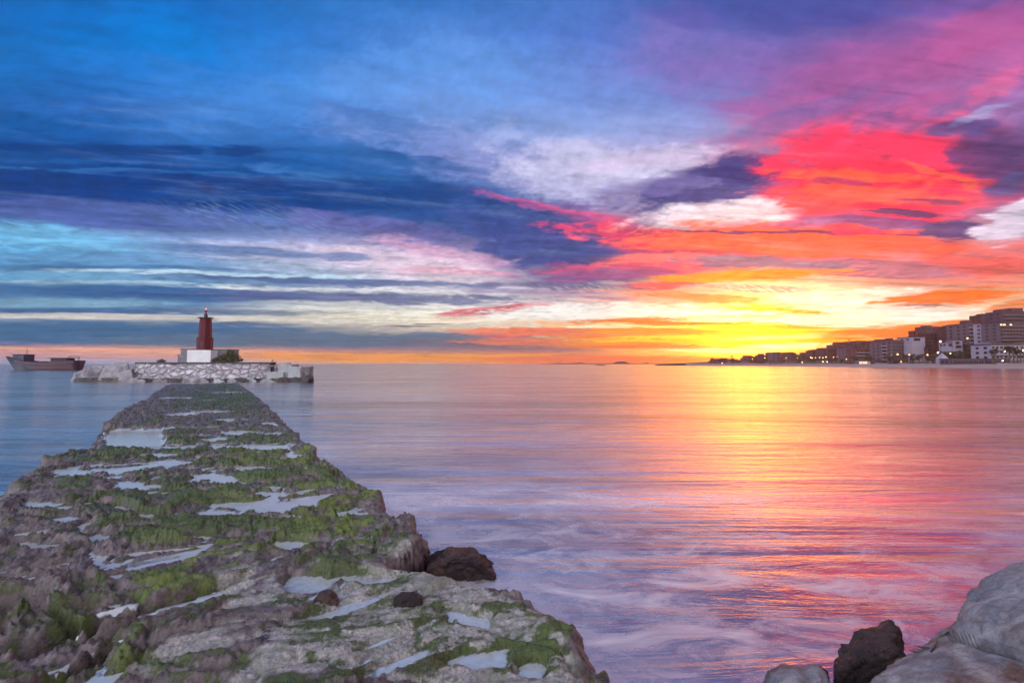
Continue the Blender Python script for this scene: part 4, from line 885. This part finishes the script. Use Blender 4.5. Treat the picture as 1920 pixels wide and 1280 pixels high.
WALLS = {  # wall tones pushed towards red: the sunset glow is put into their colour
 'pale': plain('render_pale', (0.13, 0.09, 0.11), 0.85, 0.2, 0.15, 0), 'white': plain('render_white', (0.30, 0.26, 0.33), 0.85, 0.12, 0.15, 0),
 'pink': plain('render_pink_glow', (0.15, 0.055, 0.05), 0.85, 0.2, 0.15, 0), 'brown': plain('render_brown', (0.07, 0.026, 0.022), 0.85, 0.25, 0.15, 0),
 'mauve': plain('render_mauve', (0.09, 0.045, 0.065), 0.85, 0.2, 0.15, 0), 'red': plain('render_red_glow', (0.18, 0.035, 0.02), 0.85, 0.25, 0.15, 0),
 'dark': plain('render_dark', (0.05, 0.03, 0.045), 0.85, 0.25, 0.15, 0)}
M_glass = plain('window_glass', (0.02, 0.022, 0.035), 0.25, 0.3, 0.5, 0)
M_lit = glow('lit_window', (1.0, 0.62, 0.30), 1.6)
BN = [0]
def building(px0, px1, pytop, D, tone, label, floors=None, bays=4, bal=True, pent=None, base=None, rz=None, depth=14, name='apartment_building', cat='building', group=None, lit=(), detail=True, balt='white'):
    BN[0] += 1; rnd = random.Random(BN[0] * 13)
    a, b = at(px0, pytop, D), at(px1, pytop, D); zb_ = (base if base is not None else 2.2) - 1.0
    w = b.x - a.x; cx = (a.x + b.x) / 2; H = a.z - zb_
    rz = rz if rz is not None else 0.0
    e = empty(name, (cx, D, zb_), rz, label, cat, group)
    w2 = w / 2 / max(0.8, math.cos(rz))
    bm = bmesh.new(); box(bm, -w2, w2, 0, depth, 0, H - 0.6); from_bm('wall', bm, WALLS[tone], e)
    bm = bmesh.new(); box(bm, -w2 - .25, w2 + .25, -.25, depth + .25, H - 0.597, H)
    if pent:
        for (f0, f1, hh) in pent: box(bm, -w2 + 2*w2*f0, -w2 + 2*w2*f1, depth * .2, depth * .7, H + 0.003, H + hh)
    from_bm('roof', bm, WALLS['mauve' if tone in ('pale', 'white', 'mauve') else 'brown'], e)
    nf = floors or max(1, int((H - 2) / 3.1)); fh = min(3.3, (H - 1.6) / nf); z0 = H - 0.9 - nf * fh
    bw = 2 * w2 / bays
    for f in range(nf):
        zf = z0 + f * fh
        if detail:
            for k in range(bays):
                bm = bmesh.new(); x0 = -w2 + bw * k + bw * .16; x1 = -w2 + bw * (k + 1) - bw * .16
                if rnd.random() < .25: x1 -= bw * .2
                box(bm, x0, x1, -0.05, -0.004, zf + .35, zf + fh * .82)
                from_bm('window', bm, M_lit if (f, k) in lit else M_glass, e)
        else:
            bm = bmesh.new(); box(bm, -w2 + .6, w2 - .6, -0.05, -0.004, zf + .9, zf + fh * .8); from_bm('window', bm, M_glass, e)
        if bal:
            bm = bmesh.new(); q0, q1 = (-w2 + .2, w2 - .2) if bal is True else (-w2 + 2*w2*bal[0], -w2 + 2*w2*bal[1])
            box(bm, q0, q1, -1.5, -0.06, zf - .12, zf + .06); box(bm, q0, q1, -1.5, -1.38, zf + .063, zf + 1.0)
            for qq in (q0, q1 - .1): box(bm, qq, qq + .1, -1.377, -0.06, zf + .063, zf + 1.0)
            from_bm('balcony', bm, WALLS[balt], e)
    # side windows facing the sea on the left gable
    if detail:
        for f in range(nf):
            zf = z0 + f * fh
            for k in range(2):
                bm = bmesh.new(); y0 = depth * (.2 + .4 * k); box(bm, -w2 - .05, -w2 - .004, y0, y0 + 2.2, zf + .8, zf + fh * .75); from_bm('window', bm, M_glass, e)
    return e
B = building
B(1606, 1642, 654, 470, 'pink', 'long low pink block with a white framed front, leftmost of the big blocks', 4, 5, True, base=3)
B(1600, 1624, 643, 560, 'mauve', 'mauve block rising behind the long low pink block', 4, 4, False, [(.3,.6,2)], base=10)
B(1624, 1650, 646, 545, 'pink', 'reddish block with plain front just behind the right end of the long low block', 4, 4, False, [(.1,.4,2.5)], base=10)
B(1652, 1673, 641, 440, 'pale', 'five storey block of pale balconies with a dark penthouse, left of the tall windowed block', 5, 2, True, [(.1,.7,2.8)], base=3, balt='white')
B(1673, 1694, 638, 432, 'pale', 'bluish grey block with close rows of windows next to the palms', 5, 5, False, [(.1,.3,2.4)], base=3)
B(1692, 1709, 636, 436, 'white', 'white block with stacked balcony ends left of the blank white gable', 6, 2, True, [(.5,.95,1.2)], base=3)
B(1709, 1734, 631, 424, 'white', 'blank white gable end wall standing above the palms', 1, 1, False, None, base=3, depth=16)
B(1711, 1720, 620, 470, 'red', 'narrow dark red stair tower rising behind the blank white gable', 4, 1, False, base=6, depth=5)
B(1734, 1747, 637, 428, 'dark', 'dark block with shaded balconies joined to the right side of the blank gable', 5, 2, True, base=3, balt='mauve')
B(1728, 1766, 624, 480, 'brown', 'brown terrace block under the broad grey hall on the slope', 2, 5, False, base=18)
B(1736, 1767, 612, 500, 'mauve', 'broad grey mauve block with a raised roof on top of the slope', 1, 3, False, [(.15,.5,1.4)], base=20, name='apartment_building')
B(1773, 1785, 615, 470, 'mauve', 'small mauve block right of the broad grey block', 4, 2, True, base=20, balt='mauve')
B(1784, 1802, 611, 455, 'brown', 'brown windowless looking block above the small white house', 5, 3, False, [(0,.5,1)], base=20)
B(1800, 1810, 607, 435, 'pale', 'narrow block with a column of pale balconies beside the brown block', 6, 1, True, base=18)
B(1809, 1816, 606, 440, 'dark', 'narrow dark block squeezed between two balcony blocks', 5, 1, False, base=18, depth=10)
B(1816, 1841, 606, 400, 'pale', 'five storey block with long pale balcony bands halfway up the slope', 5, 4, True, [(.15,.5,3)], base=20, balt='white')
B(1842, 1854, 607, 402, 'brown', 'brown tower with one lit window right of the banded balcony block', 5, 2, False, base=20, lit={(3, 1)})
B(1841, 1868, 590, 500, 'brown', 'long brown block on the crest behind the other buildings', 3, 6, False, [(.2,.9,1.5)], base=36)
B(1866, 1884, 587, 480, 'mauve', 'mauve crest block between the long brown block and the terraced one', 4, 4, False, base=36)
B(1856, 1874, 604, 380, 'white', 'white block with glowing square balconies left of the big terraced block', 5, 3, True, base=20, lit={(1,2),(2,2),(3,2),(4,2)})
B(1879, 1925, 583, 400, 'mauve', 'upper dark terrace of the big block at the right edge with roof masts', 5, 8, True, [(.1,.3,2),(.5,1,3)], base=28, balt='pale')
B(1874, 1928, 604, 345, 'pale', 'large pale terraced apartment block at the right edge, middle tier', 5, 9, True, base=20, balt='pale', lit={(4,0),(4,1),(4,3)})
B(1858, 1935, 645, 315, 'white', 'lowest white tier of the big block at the right edge, behind palms', 3, 10, True, base=3, balt='white')
B(1776, 1788, 641, 400, 'white', 'small white house on the dark slope, left of a pair', 1, 1, False, base=14, depth=8, name='house', cat='house')
B(1789, 1804, 637, 398, 'white', 'small white house on the dark slope, right of a pair', 2, 1, False, base=14, depth=8, name='house', cat='house')
B(1782, 1850, 672, 318, 'pale', 'long low bluish beach building on the promenade under the dark slope', 1, 14, False, base=2.2, depth=8)
B(1866, 1892, 672, 300, 'pale', 'low pale kiosk building on the promenade under the big right block', 1, 5, True, base=2.2, depth=7, name='kiosk', cat='kiosk')
B(1611, 1633, 675, 455, 'white', 'low beach bar with a row of bright lit windows', 1, 7, False, base=2.2, depth=6, name='beach_bar', cat='bar', lit={(0,k) for k in range(7)})
B(1640, 1662, 674, 440, 'pale', 'low beach kiosk with a flat awning right of the bright bar', 1, 4, True, base=2.2, depth=6, name='kiosk', cat='kiosk')
B(1684, 1703, 673, 420, 'pink', 'long low pavilion with a pale roof line under the palms', 1, 5, True, base=2.2, depth=6, name='pavilion', cat='pavilion', lit={(0,1)})
for i, (a, b_, y, D, t, lb) in enumerate([
 (1585,1604,652,540,'pale','pale violet block just left of the long low pink block'), (1562,1586,646,640,'mauve','mauve hillside block under the lone umbrella palm'),
 (1543,1563,652,640,'mauve','dim violet block stepping down left of the hillside block'), (1522,1545,657,660,'pink','rosy hillside block above a row of street lamps'),
 (1572,1592,641,720,'mauve','violet block on the crest under the lone umbrella palm, right side'), (1592,1604,640,700,'red','small red topped block on the crest left of the big blocks'),
 (1606,1622,638.5,720,'pink','pink crest block left of the dark penthouse'), (1625,1640,639,700,'mauve','mauve crest block above the reddish block'), (1640,1656,638,690,'pink','pink crest block behind the dark penthouse'),
 (1740,1756,650,420,'brown','dim brown house in the trees under the broad grey block')]):
    B(a, b_, y, D, t, lb, None, 3, False, base=8, detail=True)
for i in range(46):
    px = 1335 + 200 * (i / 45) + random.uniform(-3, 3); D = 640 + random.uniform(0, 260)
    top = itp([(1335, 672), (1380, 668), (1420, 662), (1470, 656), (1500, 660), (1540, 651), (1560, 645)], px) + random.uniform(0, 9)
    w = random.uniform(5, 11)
    B(px, px + w, min(top, 676), D, random.choice(['pink', 'mauve', 'pale', 'red', 'pink']), 'small hazy glow-reddened house in the distant part of the town left of the big blocks', None, 3, False, base=3, detail=False, depth=10, name='house', cat='house', group='distant houses at the left end of the town')  # pink and red walls carry the sun's glare in their colour

for i in range(34):
    px = 1560 + 200 * (i / 33) + random.uniform(-3, 3); D = 520 + random.uniform(0, 120) + max(0, 1640 - px)
    top = itp([(1560, 646), (1600, 641), (1650, 641), (1700, 638), (1760, 622)], px) + random.uniform(0, 12); w = random.uniform(5, 10)
    B(px, px + w, top, D, random.choice(['brown', 'mauve', 'pink', 'red', 'brown']), 'small dim house packed among the blocks in the middle of the town slope', None, 2, random.random() < .5, base=4, detail=False, depth=9, name='house', cat='house', group='small houses packed in the middle of the town')
# marquee
mp_ = at(1767, 682, 330); e = empty('marquee', (mp_.x, 330, 2.4), 0, 'white peaked marquee on the promenade below the orange lamps', 'marquee')
bm = bmesh.new(); prism(bm, ngon(4, 3.6, math.pi/4), 3.6, ngon(4, .3, math.pi/4), 7.6); from_bm('canopy', bm, WALLS['white'], e)
bm = bmesh.new(); prism(bm, ngon(4, 3.5, math.pi/4), 0, ngon(4, 3.5, math.pi/4), 3.597); from_bm('side_sheet', bm, WALLS['white'], e)

# trees and palms
def palm_proto():
    e = empty('palm_tree', (0,0,0), 0, 'dark palm tree in the row along the promenade before the apartment blocks', 'palm tree', 'palms along the promenade')
    bm = bmesh.new(); tube(bm, [(0,0,0),(.1,0,3),(.05,.05,6.3)], [.32,.24,.22], 7); from_bm('trunk', bm, M_bark, e)
    bm = bmesh.new(); rnd = random.Random(3)
    for k in range(34):
        a = k * 2.4; el = rnd.uniform(-.5, 1.2); Lf = rnd.uniform(2.2, 3.0); pv = Vector((.05,.05,6.3)); dr = Vector((math.cos(a)*math.cos(el), math.sin(a)*math.cos(el), math.sin(el)))
        sd2 = dr.cross(Vector((0,0,1))).normalized(); prev = None
        for q in range(6):
            f = q / 5; p = pv + dr * Lf * f + Vector((0,0,-1.3 * f * f)); wd = .42 * math.sin(math.pi * min(f + .12, 1)) + .02
            cur = [bm.verts.new(p - sd2 * wd + Vector((0,0,-wd*.5))), bm.verts.new(p), bm.verts.new(p + sd2 * wd + Vector((0,0,-wd*.5)))]
            if prev:
                bm.faces.new((prev[0], prev[1], cur[1], cur[0])); bm.faces.new((prev[1], prev[2], cur[2], cur[1]))
            prev = cur
    from_bm('crown', bm, M_leafd, e); return e
def tree_proto(seed, lab, mat, h=7, cl=9):
    rnd = random.Random(seed); e = empty('leafy_tree', (0,0,0), 0, lab, 'tree', 'trees among the houses of the slope')
    bm = bmesh.new(); tube(bm, [(0,0,0),(.1,.1,h*.4),(0,0,h*.7)], [.3,.22,.1], 6)
    bc = bmesh.new()
    for k in range(cl):
        a = rnd.uniform(0, 6.28); rr = rnd.uniform(0, h*.33); c = (rr*math.cos(a), rr*math.sin(a), h*rnd.uniform(.42, .85)); r = h*rnd.uniform(.14,.24)
        tube(bm, [(0,0,h*.35), c], [.12,.04], 5); leaves(bc, c, (r, r, r*.8), 90, .42, rnd)
    from_bm('trunk', bm, M_bark, e); from_bm('crown', bc, mat, e); return e
def copy_tree(o, loc, s=1.0, rz=0.0, label=None):
    c = o.copy(); C.objects.link(c); c.location = loc; c.scale = (s, s, s); c.rotation_euler = (0, 0, rz)
    if label: c['label'] = label
    for ch in o.children:
        d = ch.copy(); C.objects.link(d); d.parent = c
    return c
def place(proto, first, loc, s=1.0, rz=0.0, label=None):
    if first:
        proto.location = loc; proto.scale = (s, s, s); proto.rotation_euler = (0, 0, rz)
        if label: proto['label'] = label
        return proto
    return copy_tree(proto, loc, s, rz, label)
pal = palm_proto(); first = True
for (px, D, s_) in [(1609,462,1),(1616,462,1.05),(1622,463,.9),(1661,432,1),(1668,430,1.05),(1676,428,.95),(1694,415,1.15),(1698,414,1.05),(1706,408,1.1),(1713,405,1.15),(1724,400,1.05),(1731,398,1.15),(1738,396,1),(1861,300,1.15),(1866,299,1.3),(1893,292,1.5),(1901,290,1.35),(1908,290,1.1),(1914,289,1.2),(1586,520,1),(1575,540,.9),(1560,560,1),(1546,580,1),(1530,600,.9),(1512,620,1),(1496,640,1.1),(1478,660,1),(1462,680,.9),(1448,680,1.1),(1430,670,1)]:
    p = at(px, 682, D); place(pal, first, (p.x, D, 2.6), s_, random.uniform(0, 6), None); first = False
p = at(1592, 641, 700); copy_tree(pal, (at(1592, 640, 700).x, 700, at(1592, 640, 700).z - 4), 1.0, 1, 'lone umbrella shaped palm standing up on the crest of the town'); 
p = at(1372, 668, 700); copy_tree(pal, (p.x, 700, p.z - 6), 1.0, 2, 'single palm standing above the low roofs at the far left of the town')
TL = 'dark bushy tree among the houses on the slope of the town'
tp = tree_proto(1, TL, M_leafd); tp2 = tree_proto(2, TL, M_leafd, 8, 12); f1 = f2 = True
for i in range(130):
    if i >= 90: px = random.uniform(1450, 1750); D = itp(PR, px) + random.uniform(12, 60)
    elif i < 54: px = random.uniform(1744, 1858); D = random.uniform(335, 440); 
    elif i < 66: px = random.uniform(1600, 1744); D = random.uniform(400, 470)
    else: px = random.uniform(1320, 1600); D = random.uniform(600, 760)
    dp = itp(PR, px); f = min(1, max(0, (D - dp - 24) / 236.)); zr = max(2.75, CAMH + (682 - itp(RIDGE, px)) / F * (dp + 260)); z = 2.6 + (zr - 2.75) * f ** 0.9
    q = at(px, 660, D)
    if i % 2: place(tp, f1, (q.x, D, z), random.uniform(.7, 1.2), random.uniform(0, 6)); f1 = False
    else: place(tp2, f2, (q.x, D, z), random.uniform(.7, 1.2), random.uniform(0, 6)); f2 = False

# street lamps, lit
def lamp_proto():
    e = empty('street_lamp', (0,0,0), 0, 'lit street lamp', 'street lamp', 'lit street lamps of the town')
    bm = bmesh.new(); tube(bm, [(0,0,-7),(0,0,-.45)], [.12,.07], 6); from_bm('pole', bm, M_steel, e)
    bm = bmesh.new(); prism(bm, ngon(10, .16), -.5, ngon(10, .2), -.38); prism(bm, ngon(10, .3), .38, ngon(10, .05), .6); from_bm('cap', bm, M_steel, e)
    bm = bmesh.new(); bmesh.ops.create_uvsphere(bm, u_segments=12, v_segments=8, radius=.38); from_bm('globe', bm, glow('lamp_light', (1, .55, .22), 9), e); return e
lp = lamp_proto(); first = True
for (px, py, D, s_) in [(1645,667,450,1),(1672,665.5,425,1),(1683,664,420,1.3),(1705,665,405,1),(1739,665,392,1.1),(1759,661,375,1.8),(1763,640,395,1.8),(1782,662.5,360,1.2),(1826,661.5,330,1),(1814,634,385,1.2),(1884,659,295,.9),(1919,657,285,1.2),
   (1520,670,590,1.3),(1523,671,580,1.2),(1529,670.5,585,1),(1537,670,600,1),(1543,670.5,570,1.1),(1549,669,560,1.4),(1563,669.5,570,1),(1570,669,560,1),(1583,669,550,1.1),(1595,668,540,1.4),(1599,667.5,545,1),(1587,673,520,1),(1600,674,500,1),(1551,678,500,1.1),(1543,678,510,1.2),(1504,679,560,1.3),(1495,671,640,1),(1474,671,660,1),(1411,673,700,1),(1425,673,700,1.2),(1428,673.5,700,1.2),(1434,671,710,1.3),(1442,673,690,1),(1354,680.5,600,1.2),(1880,676,290,1)]:  # one low light near the waterfront is a white car, built as a lamp
    p = at(px, py, D)
    lab = 'lit lamp in the string of street lights along the far promenade' if px < 1640 else 'lit street lamp before the big apartment blocks'
    lab = {1759: 'brightest orange street lamp, above the white marquee', 1763: 'bright orange lamp higher on the dark slope left of the small white houses', 1919: 'yellow lamp at the right edge of the town', 1354: 'lone low light at the far left of the shore', 1814: 'pale lamp under the banded balcony block'}.get(px, lab)
    place(lp, first, (p.x, D, p.z), s_, 0, lab); first = False
# beach umbrellas / cars on the promenade
def car_proto():
    e = empty('parked_car', (0,0,0), 0, 'parked car on the promenade behind the beach', 'car', 'cars parked along the promenade')
    bm = bmesh.new(); prism(bm, [(-2.1,-.85),(2.1,-.85),(2.1,.85),(-2.1,.85)], .35, [(-2.05,-.8),(2.05,-.8),(2.05,.8),(-2.05,.8)], .9); prism(bm, [(-1.5,-.75),(1.2,-.75),(1.2,.75),(-1.5,.75)], .903, [(-1.0,-.62),(.7,-.62),(.7,.62),(-1.0,.62)], 1.42); from_bm('body', bm, WALLS['pale'], e)
    for x in (-1.3, 1.3):
        for y in (-.8, .8):
            bm = bmesh.new(); tube(bm, [(x, y-.1, .33), (x, y+.1, .33)], [.33,.33], 10); from_bm('wheel', bm, M_steel, e)
    return e
cp = car_proto(); first = True
for k in range(26):
    px = 1640 + k * 10.8 + random.uniform(-3, 3); D = itp(PR, px) + 3; p = at(px, 682, D); place(cp, first, (p.x, D, 2.72), 1, R(random.choice([20, 200]) + 5)); first = False

# small rocks far out and low mole with trees
rock_px('sea_rock', [(1112,684.6),(1125,683.2),(1134,683.4),(1136,684.8)], 620, 6, -1, M_dark, 'small flat rock breaking the surface far out below the orange sky', 41, 3, .3, .3, .1)
rock_px('mole', [(1226,684.8),(1232,682),(1260,681.4),(1300,681),(1300,685)], 620, 25, -1, M_dark, 'low dark mole reaching left from the far end of the town shore', 42, 5, .5, .1, .3, 'mole')

# ------------------------------------------------------------------ warm evening air
bm = bmesh.new(); box(bm, -900, 1400, -40, 1300, -4.0, 75)
m = bpy.data.materials.new('haze_air'); m.use_nodes = True; t = m.node_tree; t.nodes.clear()
o_ = t.nodes.new('ShaderNodeOutputMaterial'); v_ = t.nodes.new('ShaderNodeVolumePrincipled'); t.links.new(v_.outputs[0], o_.inputs['Volume'])
v_.inputs['Color'].default_value = (1, .84, .72, 1); v_.inputs['Density'].default_value = 0.00024; v_.inputs['Anisotropy'].default_value = 0.75
hz = from_bm('haze', bm, m); tag(hz, kind='stuff')
